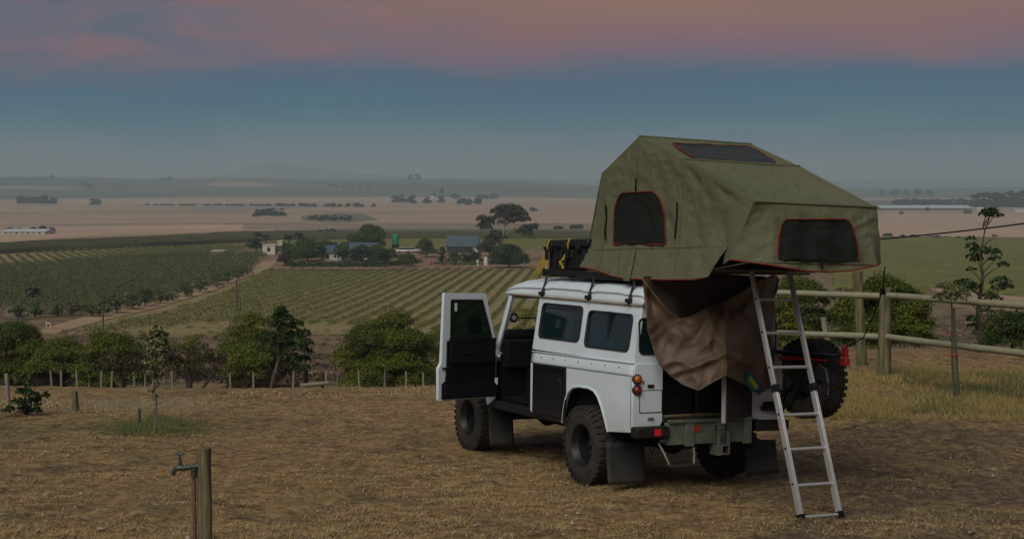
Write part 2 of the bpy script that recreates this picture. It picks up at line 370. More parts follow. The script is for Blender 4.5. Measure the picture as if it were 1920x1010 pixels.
sf = n_('ShaderNodeMapRange'); sf.inputs[1].default_value = .42; sf.inputs[2].default_value = .62; l_(mth('ADD', mth('MULTIPLY', midN, .55), mth('MULTIPLY', sz.outputs[0], .30)), sf.inputs[0])
c = mixc(patch, strawC, soilC); sf2 = mth('MULTIPLY', sf.outputs[0], sz.outputs[0]); c = mixc(sf2, c, soilC)
gf = mth('MULTIPLY', sz.outputs[1], rmp(midN, [(.35, (.3,.3,.3)), (.6, (1,1,1))])); c = mixc(gf, c, greenC)
oliveN = noi(.9, 7, .7); c = mixc(mth('MULTIPLY', rmp(oliveN, [(.50, (0,0,0)), (.66, (1,1,1))]), .40), c, rmp(fineN, [(.3, (.045,.042,.018)), (.6, (.16,.14,.06))]))
redN = noi(1.7, 6, .7, (1, 1.4, 1)); c = mixc(mth('MULTIPLY', rmp(redN, [(.54, (0,0,0)), (.66, (1,1,1))]), .55), c, rmp(fineN, [(.3, (.070,.036,.022)), (.7, (.27,.155,.09))]))
dkN = noi(2.6, 7, .72, (1, 1.6, 1)); c = mixc(mth('MULTIPLY', rmp(dkN, [(.53, (0,0,0)), (.63, (1,1,1))]), .70), c, rmp(fineN, [(.36, (.022,.014,.010)), (.66, (.115,.075,.048))]))
ap = n_('ShaderNodeAttribute'); ap.attribute_name = 'pale'; c = mixc(mth('MULTIPLY', ap.outputs['Fac'], .8), c, rmp(fineN, [(.32, (.17,.125,.08)), (.66, (.36,.285,.19))]))
scrN = noi(.5, 8, .7); scrubC = rmp(scrN, [(.30, (.040,.032,.018)), (.43, (.11,.08,.045)), (.56, (.20,.145,.08)), (.70, (.28,.21,.12))])
c = mixc(sz.outputs[2], c, scrubC)
plN = noi(.004, 7, .6, (.35, 1.6, 1), .6); plainC = rmp(plN, [(.30, (.16,.13,.085)), (.42, (.28,.20,.135)), (.52, (.36,.255,.18)), (.62, (.30,.22,.15)), (.72, (.40,.29,.205))])
plF = noi(.06, 6, .6, (.5, 1.2, 1)); plainC = mixc(mth('MULTIPLY', rmp(plF, [(.5, (0,0,0)), (.72, (1,1,1))]), .35), plainC, rmp(plF, [(0, (.10,.085,.055)), (1, (.12,.10,.065))]))
c = mixc(az.outputs['Alpha'], c, plainC)
hlN = noi(.0022, 5, .6, (.5, 2.2, 1), .5); hillC = rmp(hlN, [(.36, (.080,.098,.056)), (.52, (.098,.114,.062)), (.60, (.16,.145,.095)), (.70, (.28,.21,.15))])
c = mixc(ah.outputs['Fac'], c, hillC)
l_(c, b.inputs['Base Color'])
bu = n_('ShaderNodeBump'); bu.inputs['Strength'].default_value = .9; bu.inputs['Distance'].default_value = .06; l_(fineN, bu.inputs['Height']); l_(bu.outputs[0], b.inputs['Normal'])
me.materials.append(m)

# ------------------------------------------------------------------ fields draped over the ground
def field(name, poly, h, colA, colB, jit=0, step=1.6, dx=9, scale=.05, label=None, kind='structure', st=(1,1,1), cap=False):
    ys = [p[1] for p in poly]; y0, y1 = min(ys)+.01, max(ys)-.01
    n = max(3, int((y1-y0)/step)); rows = []
    r = np.random.default_rng(len(bpy.data.objects))
    nc = max(6, int((max(p[0] for p in poly)-min(p[0] for p in poly))/dx))
    for k in range(n+1):
        yy = y0+(y1-y0)*k/n; xs = []
        for i in range(len(poly)):
            (xa, ya), (xb, yb) = poly[i], poly[(i+1) % len(poly)]
            if (ya-yy)*(yb-yy) < 0: xs.append(xa+(xb-xa)*(yy-ya)/(yb-ya))
        if len(xs) < 2: continue
        xl, xr = min(xs), max(xs); row = []
        gg = GV(xl+(xr-xl)*np.arange(nc+1)/nc, np.full(nc+1, yy)).tolist()
        for i in range(nc+1):
            g = gg[i]; edge = k in (0, n) or i in (0, nc)
            row.append((g[0], g[1], g[2] + ((0.02 if jit else -.35) if edge else h + (r.uniform(-1, 1)*jit if jit else 0))))
        rows.append(row)
    vs = [p for rw in rows for p in rw]; w_ = nc+1
    fs = [(j*w_+i, j*w_+i+1, (j+1)*w_+i+1, (j+1)*w_+i) for j in range(len(rows)-1) for i in range(nc)]
    mb = MB().add(vs, fs)
    mm_ = mat('field_%s_%d' % (name, len(MATS)), colA, .95, col2=colB, noise=.5, nscale=scale, spec=.1, stretch=st)
    o = mb.build(name, mm_, smooth=True, fix=False); 
    if jit == 0: o.data.flip_normals() if o.data.polygons and o.data.polygons[0].normal.z < 0 else None
    return tag(o, label, kind=kind)
DK = ((.078,.070,.028), (.045,.044,.020)); YG = ((.165,.155,.042), (.095,.098,.030)); GRH = ((.092,.108,.062), (.072,.084,.050))
field('dark_vineyard', [(-160,470),(0,462),(200,452),(460,438),(740,437),(1130,438),(1130,449),(740,450),(460,455),(200,467),(0,476),(-160,484)], 1.3, *DK, jit=.35, scale=.15)
field('yellow_vineyard', [(466,456.5),(740,451.5),(1130,450.5),(1130,466),(990,466),(740,466),(470,466)], .9, *YG, jit=.25, scale=.15)
field('right_vineyard', [(1560,446),(1920,449),(2100,452),(2100,575),(1920,562),(1760,548),(1560,540)], .8, (.165,.155,.045), (.095,.100,.032), jit=.22, scale=.35, step=1.2, dx=5, st=(.3,1,1))
# a dirt track between the vineyards
TRK = ((.36,.245,.15), (.26,.18,.11))
field('dirt_track', [(494,486),(520,489),(505,503),(400,545),(300,576),(180,604),(105,626),(60,622),(150,596),(262,570),(372,539),(470,507)], .05, *TRK, step=2, scale=.3)
field('farm_yard', [(470,470),(1130,468),(1130,506),(470,506)], .04, (.25,.155,.095), (.17,.115,.07), step=2, scale=.12)
field('side_track', [(1738,548),(1790,555),(2000,575),(2000,600),(1850,588),(1790,573)], .92, (.34,.25,.17), (.26,.19,.13), step=2, scale=.2)
# far fields, bands of stubble and green over the ridge
FAR = [
 ('far_field', [(-160,342),(-160,372),(0,374),(110,372),(330,370),(340,366),(420,366),(600,362),(760,366),(740,358),(600,354),(500,349),(380,350),(160,338)], GRH, .9),
 ('far_field', [(-160,334),(0,333),(130,334),(150,343),(0,350),(-160,352)], ((.058,.075,.040),(.05,.06,.034)), 1.6),
 ('far_field', [(560,345),(760,341),(950,341),(1120,352),(1120,362),(900,360),(740,357),(640,352)], GRH, 1.5),
 ('far_field', [(-160,349),(0,349),(100,350),(170,355),(110,357),(0,354),(-160,354)], ((.27,.20,.15),(.23,.18,.14)), 2.2),
 ('far_field', [(380,344),(480,342),(520,348),(500,351),(400,350)], ((.32,.23,.18),(.27,.2,.16)), 2.2),
 ('far_field', [(110,376),(330,373),(760,369),(1120,373),(1120,378),(700,378),(400,380),(120,385)], ((.40,.29,.215),(.34,.25,.18)), .5),
 ('far_field', [(350,386),(560,383),(640,386),(520,393),(350,394)], ((.24,.20,.165),(.21,.18,.15)), .7),
 ('far_field', [(560,404),(680,400),(720,412),(640,418),(560,414)], ((.14,.14,.08),(.12,.12,.07)), .6),
 ('far_field', [(500,433),(760,428),(1130,430),(1130,437),(460,437)], ((.13,.125,.085),(.11,.10,.07)), .4),
 ('far_field', [(-160,432),(0,428),(460,420),(460,433),(200,440),(0,455),(-160,462)], ((.42,.29,.20),(.35,.245,.17)), .3),
 ('far_field', [(1600,400),(1920,404),(2100,405),(2100,450),(1920,447),(1600,443)], ((.41,.285,.20),(.34,.24,.17)), .4),
 ('far_field', [(1600,376),(1920,372),(2100,372),(2100,382),(1600,385)], ((.15,.13,.10),(.13,.115,.09)), .4),
 ('far_field', [(860,386),(1120,380),(1120,392),(940,396)], ((.36,.25,.19),(.31,.22,.165)), .5),
]
for nme, pl, (a, b_), hh in FAR: field(nme, pl, hh, a, b_, step=1.5, dx=14, scale=.006, st=(.4, 1.4, 1))
# hazy mountain and distant hills behind the ridge
def hills(name, y, pts, depth, mcol, base=-34):
    mb = MB(); xs = np.linspace(pts[0][0], pts[-1][0], 160); pp = np.array(pts)
    def f(u, v):
        px = xs[0]+(xs[-1]-xs[0])*u; py = np.interp(px, pp[:, 0], pp[:, 1]); hgt = zat(py, y)-base
        s = math.sin(v*math.pi); yy = y + (v-.5)*depth
        z = base + max(hgt, .5)*s**1.3*(1+.015*math.sin(px*.05+v*5)+.008*math.sin(px*.23))
        return ((px-960)/FOC*y, yy, z)
    mb.grid(f, 160, 12); return tag(mb.build(name, mcol, smooth=True, fix=False), kind='structure')
hm = mat('far_hill', (.16,.19,.22), 1, noise=.3, nscale=.002, spec=0)  # part of the haze is put into this pale bluish base colour
hills('mountain', 5900, [(380,334),(430,326),(465,317),(490,308),(515,302),(535,305),(560,312),(600,317),(640,320),(690,326),(740,330),(800,335)], 1000, hm)
hills('distant_hills', 5500, [(-400,334),(0,333),(200,335),(420,334),(560,333),(700,334),(850,335),(1000,335),(1200,338),(1600,340),(1700,336),(1850,338),(2000,332),(2300,334)], 700, hm)

# ------------------------------------------------------------------ haze
hb = MB().box(-12900, 12900, -12900, 12900, -37, 112)
hz = hb.build('haze', None); hz.data.materials.clear()
hzm = bpy.data.materials.new('haze_air'); hzm.use_nodes = True; t = hzm.node_tree; t.nodes.remove(t.nodes['Principled BSDF'])
pv = t.nodes.new('ShaderNodeVolumePrincipled'); pv.inputs['Density'].default_value = .00030; pv.inputs['Color'].default_value = (.53,.67,.77, 1); pv.inputs['Anisotropy'].default_value = 0
t.links.new(pv.outputs[0], t.nodes['Material Output'].inputs['Volume']); hz.data.materials.append(hzm); tag(hz, kind='stuff')

# ------------------------------------------------------------------ vehicle frame
VM = Matrix(((-.44441365,-.8957169,.01370207,1.53893067),(.89404112,-.44251452,.06979522,13.70702472),(-.05645339,.04326816,.99746723,0),(0,0,0,1)))
def vroot(name, label, cat, off=(0,0,0), group=None):
    o = bpy.data.objects.new(name, None); C.objects.link(o); o.matrix_world = VM @ Matrix.Translation(off); o.empty_display_size = .2
    return tag(o, label, cat, group)
def wroot(name, label, cat, loc, rz=0, group=None):
    o = bpy.data.objects.new(name, None); C.objects.link(o); o.location = loc; o.rotation_euler = (0, 0, rz)
    return tag(o, label, cat, group)
def rrect(x0, x1, y0, y1, r, n=5):
    out = []
    for cx, cy, a in ((x1-r, y1-r, 0), (x0+r, y1-r, 90), (x0+r, y0+r, 180), (x1-r, y0+r, 270)):
        for k in range(n+1):
            t = R_(a+90*k/n); out.append((cx+r*math.cos(t), cy+r*math.sin(t)))
    return out
def rpoly(pts, r, n=5):
    out = []; m = len(pts)
    for i in range(m):
        p0, p, p1 = (Vector(pts[(i-1) % m]), Vector(pts[i]), Vector(pts[(i+1) % m]))
        a = p+(p0-p).normalized()*r; b = p+(p1-p).normalized()*r
        for k in range(n+1):
            t = k/n; q_ = a*(1-t)**2+p*2*t*(1-t)+b*t*t; out.append((q_.x, q_.y))
    return out
def shrink(pts, d):
    c = sum((Vector(p) for p in pts), Vector((0,0)))/len(pts)
    return [tuple(Vector(p)+(c-Vector(p)).normalized()*d) for p in pts]
VH = vroot('off_road_vehicle', 'white four wheel drive camper vehicle with its front door open', 'off-road vehicle')
zt = lambda X: .022*X            # upper body line rises a touch towards the nose
def ys(z): return .885 if z < 1.14 else (.885-.025*((z-1.14)/.13)**2 if z < 1.27 else .862-(z-1.27)*.15)
arch = [(.50,.56),(.485,.68),(.45,.80),(.385,.89),(.29,.945),(.15,.965),(-.04,.965),(-.15,.945),(-.23,.89),(-.30,.80),(-.37,.68),(-.43,.565)]
farch = [(a+2.79, b) for a, b in arch]
for s in (1, -1):
    Yf = lambda a, b, t, s=s: (a, s*(.885-t), b)
    o = [(-.882,.605),(-.882,1.14),(1.24,1.14),(1.24,.60)]
    MB().plate(o + arch, [], Yf, .035).build('quarter_panel', white, VH, bevel=.006)
    # rolled shoulder and waist line
    g = MB().grid(lambda u, v, s=s: (-.882+2.122*u, s*(ys(1.14+.13*v)+.001), 1.14+.13*v), 24, 6); g.build('shoulder', white, VH, smooth=True, solid=.006)
    MB().box(-.885, 1.24, *sorted((s*.858, s*.884)), 1.262, 1.272).build('waist_seam', white, VH, bevel=.003)
    rv = MB()
    for k in range(7):
        x = -.62+.27*k; rv.lathe([(.0, .012), (.009, .010), (.012, 0)] if s > 0 else [(.0, -.012), (.009, -.010), (.012, 0)], (x, s*.878, 1.215), n=10)
    rv.build('rivet', alu, VH, label='row of rivets along the shoulder').__setitem__('kind', 'stuff')
    # arch lips
    a3 = [(x, s*.889, z) for x, z in arch]; MB().tube(a3, .012, 6).build('wheel_arch_lip', white, VH, smooth=True)
    # upper side with two window openings
    w1 = rrect(.255, 1.165, 1.405, 1.775, .06); w2 = rrect(-.735, .14, 1.37, 1.745, .06)
    Uf = lambda a, b, t, s=s: (a, s*(.862-(b-1.272)*.15-t), b + (zt(a) if b > 1.6 else zt(a)*.5))
    MB().plate([(-.862,1.272),(-.862,1.815),(1.24,1.825),(1.24,1.272)], [w1, w2], Uf, .03).build('upper_side_panel', white, VH, bevel=.004)
    for k, wn in enumerate((w1, w2)):
        fr = MB().plate(wn, [shrink(wn, .034)], lambda a, b, t, s=s: Uf(a, b, t-.012), .03).build('window_frame', rubberseal, VH, bevel=.006)
        gl = MB().plate(shrink(wn, .03), [], lambda a, b, t, s=s: Uf(a, b, t+.006), .006).build('window_glass', glass, fr)
        if k == 1: MB().box(-.315, -.285, *sorted((s*.80, s*.827)), 1.39, 1.745).build('slider_bar', rubberseal, fr)
        else: MB().box(.31, 1.12, *sorted((s*.797, s*.803)), 1.745, 1.752).build('slider_bar', rubberseal, fr)
    # B and A pillars, sill, front wing
    MB().plate([(1.19,1.272),(1.19,1.84),(1.255,1.84),(1.255,1.272)], [], lambda a, b, t: (a, s*(.868-(b-1.272)*.15-t), b+zt(a)*.5), .06).build('door_pillar', white, VH, bevel=.008)
    MB().tube([(2.22, s*.83, 1.24), (2.10, s*.81, 1.50), (1.975, s*.775, 1.86)], [.030, .026, .024], 6, flat=1.4).build('windscreen_pillar', white, VH, smooth=True)
    MB().box(.50, 2.42, *sorted((s*.70, s*.872)), .545, .645).build('sill', blackm, VH, bevel=.012)
    MB().plate([(2.17,.66),(2.17,1.20),(3.44,1.11),(3.44,.60)] + farch[:1] + farch[1:], [], Yf, .03).build('front_wing', white, VH, bevel=.01)
    MB().plate([(2.15,0),(2.15,.26),(3.42,.24),(3.42,0)], [], lambda a, b, t, s=s: (a, s*(.885-b), 1.20-(a-2.15)*.07-t), .02).build('wing_top', white, VH, bevel=.008)
    # chassis rail and flaps
    MB().box(-.86, 3.35, *sorted((s*.34, s*.44)), .44, .56).build('chassis_rail', matte, VH, bevel=.01)
    def flap(x, y0, y1, z0, z1, nm='mudflap', cut=0):
        mb = MB().grid(lambda u, v: (x-.02*math.sin(u*3.1)-.05*(1-v)**2, y0+(y1-y0)*u, z0+(z1-z0)*v-(cut*max(0, v-.72)*3*u if cut else 0)), 10, 8); return mb.build(nm, flapm, VH, smooth=True, solid=.012)
    if s > 0: flap(-.5, .945, .51, .065, .47); flap(2.30, .89, .575, .11, .56)
    else: flap(-.5, -.70, -1.10, .075, .56, cut=.35); flap(2.30, -.89, -.57, .11, .56)
MB().box(1.205, 1.25, .80, .888, .615, 1.14).build('door_pillar', white, VH, bevel=.006)
# right hand door, closed
Yr = lambda a, b, t: (a, -(.886-t), b)
dr = MB().plate([(1.26,.66),(1.26,1.26),(2.16,1.24),(2.16,.66)], [], Yr, .04).build('door', white, VH, bevel=.01)
wd = [(1.27,1.27),(1.27,1.84),(1.93,1.85),(2.14,1.27)]
MB().plate(wd, [[(1.33,1.36),(1.33,1.79),(1.89,1.80),(2.05,1.36)]], lambda a, b, t: (a, -(.868-(b-1.27)*.13-t), b), .03).build('window_frame', white, dr, bevel=.006)
for s in (1, -1): MB().box(-.848, -.843, *sorted((s*.880, s*.8866)), .63, 1.14).build('panel_seam', rubberseal, VH)
# black side locker and vent panel
MB().plate([(.435,.565),(.435,1.142),(1.185,1.14),(1.185,.60)], [], lambda a, b, t: (a, .898-t, b), .02).build('side_locker_panel', black, VH, bevel=.006)
lk = MB().plate([(.50,.60),(.50,.965),(.56,1.02),(1.03,1.02),(1.06,.965),(1.06,.62)], [], lambda a, b, t: (a, .915-t, b), .02).build('locker_door', black, VH, bevel=.008)
MB().box(.74, .80, .912, .935, .985, 1.005).build('locker_latch', blackm, lk, bevel=.003)
sl = MB()
for k in range(22): sl.box(.48+.031*k, .497+.031*k, .895, .903, 1.055, 1.115)
sl.build('vent_louvre', matte, VH).__setitem__('kind', 'stuff')
# roof
XS = [(2.13,.06),(2.10,.22),(2.03,.48),(1.93,.70),(1.78,.86),(1.60,.94),(1.35,.985),(1.1,1),(.7,1),(.3,1),(-.1,1),(-.5,1),(-.82,1),(-.875,.94),(-.89,.7)]
def roofpt(X, k, v):
    t = 2*abs(v-.5); s = 1 if v > .5 else -1
    a = min(1, t); yy = s*.785*min(1, math.sin(min(1, a)*math.pi/2*1.12)) if a < .86 else s*(.765+.02*(a-.86)/.14)
    zz = .205*(1-a**3.2)
    for c0, c1 in ((.26, 1.05), (-.55, .06)):
        if c0 < X < c1: zz += .010*min(1, min(X-c0, c1-X)*14)*min(1, (a-.45)*9 if a > .45 else 0)*min(1, (1-a)*7)
    return (X, yy, 1.842+zt(X)+zz*k)
xs = []
for (a, ka), (b_, kb) in zip(XS[:-1], XS[1:]):
    n = max(1, int(abs(a-b_)/.035)); xs += [(a+(b_-a)*i/n, ka+(kb-ka)*i/n) for i in range(n)]
xs.append(XS[-1])
MB().grid(lambda u, v: roofpt(*xs[round(u*(len(xs)-1))], v), len(xs)-1, 48).build('roof', white, VH, smooth=True, solid=.012)
for s in (1, -1): MB().tube([(x, s*.792, 1.838+zt(x)) for x in (-.885, 0, 1.2, 2.05)], .011, 6).build('rain_gutter', mat('gutter_cream', (.36,.31,.24), .6, noise=.4, nscale=10), VH, smooth=True)
MB().box(-.86, -.83, -.78, .78, 1.79, 1.83).build('rear_header', white, VH)
# rear end: corners, windows, lamps
Xr = lambda a, b, t: (-.887+t, a, b)
MB().plate([(.548,.70),(.548,1.268),(.862,1.268),(.887,1.12),(.887,.62),(.80,.62),(.60,.62)], [], Xr, .03).build('rear_corner_panel', white, VH, bevel=.008)
MB().plate([(-.50,.70),(-.50,1.268),(-.862,1.268),(-.887,1.12),(-.887,.62)], [], Xr, .03).build('rear_corner_panel', white, VH, bevel=.008)
for s in (1, -1):
    wn = rrect(.60, .815, 1.345, 1.70, .05); wn = [(s*a, b) for a, b in wn]
    ul = [(s*.545,1.27),(s*.545,1.80),(s*.785,1.80),(s*.860,1.27)]
    MB().plate(ul, [wn], lambda a, b, t: (-.868+t+(b-1.27)*.03, a, b), .03).build('upper_corner_panel', white, VH, bevel=.005)
    fr = MB().plate(wn, [shrink(wn, .02)], lambda a, b, t: (-.878+t+(b-1.27)*.03, a, b), .02).build('window_frame', rubberseal, VH, bevel=.004)
    MB().plate(shrink(wn, .018), [], lambda a, b, t: (-.870+t+(b-1.27)*.03, a, b), .006).build('window_glass', glass, fr)
pl = rrect(.556, .815, .79, 1.008, .012)
MB().plate(pl, [shrink(pl, .008)], lambda a, b, t: (-.891+t, a, b), .006).build('hatch_seam', matte, VH)
MB().plate(shrink(pl, .012), [], lambda a, b, t: (-.893+t, a, b), .006).build('hatch_panel', white, VH, bevel=.003)
MB().box(-.900, -.885, .655, .725, 1.03, 1.062).build('hatch_lamp', blackm, VH, bevel=.004)
MB().box(-.900, -.885, .655, .72, .722, .748).build('hatch_bracket', galv, VH, bevel=.004)
MB().lathe([(0,-.01),(.008,-.008),(.01,0)], (-.89,.775,1.088), 'X', 10).build('rubber_stop', matte, VH)
def lamp(y, z, mt, nm):
    l = MB().lathe([(.048,.012),(.050,-.012),(.042,-.020),(.040,-.012)], (-.889, y, z), 'X', 28).build(nm, blackm, VH, smooth=True)
    MB().lathe([(0,-.045),(.018,-.044),(.032,-.036),(.041,-.014),(.041,0)], (-.889, y, z), 'X', 28).build('lens', mt, l, smooth=True)
lamp(.845, 1.115, amber, 'tail_lamp'); lamp(.845, 1.012, redl, 'tail_lamp')
# lettering on the right rear corner, mostly behind the cover
def text(body, size, M, m, parent, name='lettering'):
    cu = bpy.data.curves.new(name, 'FONT'); cu.body = body; cu.size = size; cu.extrude = .001
    tmp = bpy.data.objects.new(name, cu); C.objects.link(tmp); dg = bpy.context.evaluated_depsgraph_get()
    me = bpy.data.meshes.new_from_object(tmp.evaluated_get(dg)); bpy.data.objects.remove(tmp)
    me.transform(M); o = link(name, me, m, parent); return o
text('DEFENDER', .062, Matrix(((0,0,-1,-.893),(-1,0,0,-.545),(0,1,0,.985),(0,0,0,1))), blackm, VH)
text('110', .05, Matrix(((0,0,-1,-.893),(-1,0,0,-.53),(0,1,0,.925),(0,0,0,1))), blackm, VH)
MB().box(-.898, -.886, -.80, -.64, .80, .86).build('tow_socket', blackm, VH, bevel=.004)
# bumperettes, crossmember, towing gear
def bumper(y0, y1, z0, z1, ry):
    o = MB().box(-.985, -.87, y0, y1, z0, z1).build('bumperette', black, VH, bevel=.02)
    MB().box(-.990, -.984, ry-.035, ry+.035, (z0+z1)/2-.03, (z0+z1)/2+.035).build('reflector', red, o)
bumper(.52, .905, .555, .665, .665); bumper(-.90, -.50, .575, .68, -.79)
cm = MB().box(-.945, -.86, -.47, .52, .475, .69).build('rear_crossmember', galv, VH, bevel=.01)
MB().box(-.975, -.94, -.47, .53, .690, .722).build('sill_plate', galv, cm, bevel=.004)
for y in (.28, -.09, -.40): MB().box(-.966, -.94, y-.05, y+.05, .46, .70).build('bracket', galv, cm, bevel=.004)
MB().box(-.952, -.944, .165, .225, .60, .655).build('reflector', red, cm)
MB().box(-1.01, -.86, -.05, -.02, .36, .60).box(-1.01, -.86, -.16, -.13, .36, .60).build('hitch_plate', galv, cm, bevel=.003)
hb_ = MB().box(-1.03, -.86, -.145, -.045, .37, .385).box(-1.03, -.86, -.145, -.045, .455, .47).box(-1.03, -.86, -.145, -.13, .385, .455).box(-1.03, -.86, -.06, -.045, .385, .455); hb_.build('hitch_receiver', galv, cm, bevel=.002)
bl = MB()
for k in range(6):
    for y in (-.02, -.13): bl.lathe([(0,-.012),(.01,-.01),(.012,0)], (-.968, y, .47+.035*k), 'X', 8)
bl.build('bolt', blackm, cm).__setitem__('kind', 'stuff')
stp = MB().tube([(-.90,.60,.50),(-.98,.58,.40),(-1.02,.55,.30)], .012, 6).tube([(-.90,.22,.50),(-.98,.24,.40),(-1.02,.27,.30)], .012, 6).tube([(-.93,.60,.52),(-.93,.22,.52)], .014, 6)
so_ = stp.build('tow_step', galv, VH, smooth=True)
MB().box(-1.10, -.98, .24, .58, .285, .305).build('tread', flapm, so_, bevel=.008)
MB().tube([(-.9,.72,.50),(-.92,.70,.44),(-.94,.68,.42),(-.93,.66,.46),(-.9,.66,.50)], .008, 6).build('tow_loop', matte, VH, smooth=True)
# underbody
for x in (0, 2.773):
    ax_ = MB().tube([(x, .68, .39), (x, .1, .39), (x, -.68, .39)], .05, 10).build('axle', matte, VH, smooth=True)
    MB().lathe([(0,-.14),(.08,-.12),(.13,-.05),(.14,0),(.13,.05),(.08,.12),(0,.14)], (x, -.15, .39), 'X', 20).build('differential', matte, ax_, smooth=True)
MB().box(-.8, 2.4, -.72, .72, .56, .60).build('floor_pan', matte, VH)
MB().box(-.75, -.15, .05, .42, .40, .56).build('fuel_tank', matte, VH, bevel=.03)
MB().tube([(1.9,-.25,.42),(.5,-.28,.42),(-.3,-.5,.5),(-.85,-.52,.42)], .035, 10).build('exhaust_pipe', matte, VH, smooth=True)
MB().tube([(.45,.62,.5),(1.0,.6,.48),(2.2,.6,.5)], .02, 8).build('brake_line', matte, VH, smooth=True)
for s in (1, -1):
    MB().box(-.43, .50, *sorted((s*.56, s*.85)), .97, .99).box(-.43, .50, *sorted((s*.54, s*.56)), .56, .98).box(.50, .515, *sorted((s*.54, s*.85)), .58, .98).box(-.45, -.43, *sorted((s*.54, s*.85)), .58, .98).build('wheel_well', matte, VH)
    MB().box(2.36, 3.29, *sorted((s*.52, s*.85)), .97, .99).box(2.36, 3.29, *sorted((s*.50, s*.52)), .5, .98).build('wheel_well', matte, VH)
MB().box(2.2, 3.45, -.80, .80, 1.095, 1.12).build('bonnet', white, VH, bevel=.02)
MB().box(3.40, 3.46, -.86, .86, .62, 1.10).build('front_grille_panel', black, VH, bevel=.01)
MB().box(3.48, 3.60, -.88, .88, .56, .70).build('front_bumper', blackm, VH, bevel=.015)
# cab and load bay
MB().box(-.84, 1.15, -.74, .74, .70, .725).build('load_floor', mud, VH)
MB().box(1.15, 2.3, -.8, .8, .66, .69).build('cab_floor', matte, VH)
MB().box(1.14, 1.17, -.83, .83, .70, 1.50).build('bulkhead', matte, VH)
MB().box(-.84, 1.15, .735, .75, .73, 1.27).box(-.84, 1.15, -.75, -.735, .73, 1.27).build('bay_lining', matte, VH)
for k in range(3):
    dw = MB().box(-.80, -.1, .52-.42*k-.38, .52-.42*k, .74, 1.04).build('storage_drawer', black, VH, bevel=.02)
    MB().box(-.812, -.80, .52-.42*k-.26, .52-.42*k-.12, .88, .91).build('handle', blackm, dw, bevel=.003)
MB().tube([(-.86,.52,.745),(-.87,.1,.75),(-.86,-.44,.742)], .017, 8).build('floor_lip', mud, VH, smooth=True)
MB().box(2.02, 2.22, -.80, .80, 1.02, 1.36).box(2.05, 2.2, -.8, .8, 1.36, 1.47).build('dashboard', matte, VH, bevel=.03)
MB().box(2.14, 2.19, -.80, .80, .68, 1.3).build('bulkhead_front', matte, VH)
for y in (.42, -.42):
    st_ = MB().box(1.32, 1.80, y-.24, y+.24, .92, 1.05).build('seat', black, VH, bevel=.04)
    MB().box(1.22, 1.34, y-.23, y+.23, 1.0, 1.56).build('backrest', black, st_, bevel=.04)
    MB().box(1.3, 1.8, y-.24, y+.24, .69, .92).build('seat_box', matte, st_, bevel=.01)
wn = [(-.76,1.46),(.76,1.46),(.735,1.83),(-.735,1.83)]
fr = MB().plate([(-.82,1.25),(.82,1.25),(.785,1.88),(-.785,1.88)], [wn], lambda a, b, t: (2.19-(b-1.25)*.40+t, a, b), .03).build('windscreen_frame', white, VH, bevel=.006)
sw = MB().tube([(1.90+.10*math.sin(R_(a))*.5, -.42+.20*math.cos(R_(a)), 1.30+.18*math.sin(R_(a))) for a in range(0, 361, 20)], .014, 8).build('steering_wheel', blackm, VH, smooth=True)
MB().tube([(1.9,-.42,1.3),(2.1,-.42,1.2)], .025, 8).build('column', blackm, sw)
rm = MB().tube([(2.06,.40,1.60),(2.06,.66,1.60)], .009, 6).build('mirror_arm', blackm, VH, smooth=True)
MB().lathe([(.048,-.02),(.056,-.012),(.056,.012),(.04,.016),(.0,.016)], (2.06,.70,1.605), 'X', 24).lathe([(.048,-.02),(.044,-.014),(0,-.012)], (2.06,.70,1.605), 'X', 24).build('round_mirror', blackm, rm, smooth=True)
MB().lathe([(0,-.022),(.028,-.021),(.030,-.013)], (2.06,.70,1.605), 'X', 24).build('mirror_face', alu, rm, smooth=True)

# open left front door
th = R_(75); dv = Vector((-math.cos(th), math.sin(th), 0)); dn = Vector((math.sin(th), math.cos(th), 0)); DH = Vector((2.13, .885, 0))
def D(a, b, t): p = DH + dv*a + dn*t; return (p.x, p.y, b)          # t > 0 is the outer side
do_ = rpoly([(0.0,.69),(.835,.68),(.843,1.05),(.80,1.10),(.772,1.885),(.165,1.885),(-.005,1.28)], .02, 3)
dwin = rpoly([(.685,1.815),(.205,1.815),(.05,1.39),(.05,1.36),(.685,1.36)], .025, 3)
door = MB().plate(do_, [dwin], D, .045).build('door', white, VH, bevel=.006, label='open front door with black inner trim')
MB().plate([(.015,.70),(.80,.70),(.80,.87),(.755,.90),(.74,1.0),(.735,1.35),(.02,1.35)], [], lambda a, b, t: D(a, b, t-.02), .02).build('door_trim', matte, door, bevel=.006)
MB().plate(rrect(.05,.70,1.10,1.33,.03), [], lambda a, b, t: D(a, b, t-.045), .03).build('upper_trim', black, door, bevel=.012)
MB().plate(rrect(.03,.78,.72,.86,.03), [], lambda a, b, t: D(a, b, t-.05), .03).build('door_pocket', black, door, bevel=.012)
MB().plate([(.02,1.33),(.72,1.33),(.70,1.40),(.30,1.40),(.02,1.37)], [], lambda a, b, t: D(a, b, t-.03), .02).build('window_ledge', black, door, bevel=.008)
MB().plate(rrect(.36,.54,1.20,1.225,.01), [], lambda a, b, t: D(a, b, t-.06), .012).build('pull_handle', blackm, door, bevel=.003)
MB().plate(rrect(.70,.80,1.035,1.055,.008), [], lambda a, b, t: D(a, b, t-.03), .025).build('door_latch', blackm, door, bevel=.003)
MB().plate(dwin, [shrink(dwin, .022)], lambda a, b, t: D(a, b, t+.008), .028).build('window_seal', rubberseal, door)
gm = bpy.data.materials.new('door_glass'); gm.use_nodes = True; t = gm.node_tree; b = t.nodes['Principled BSDF']; b.inputs['Base Color'].default_value = (.006,.016,.014,1); b.inputs['Roughness'].default_value = .05
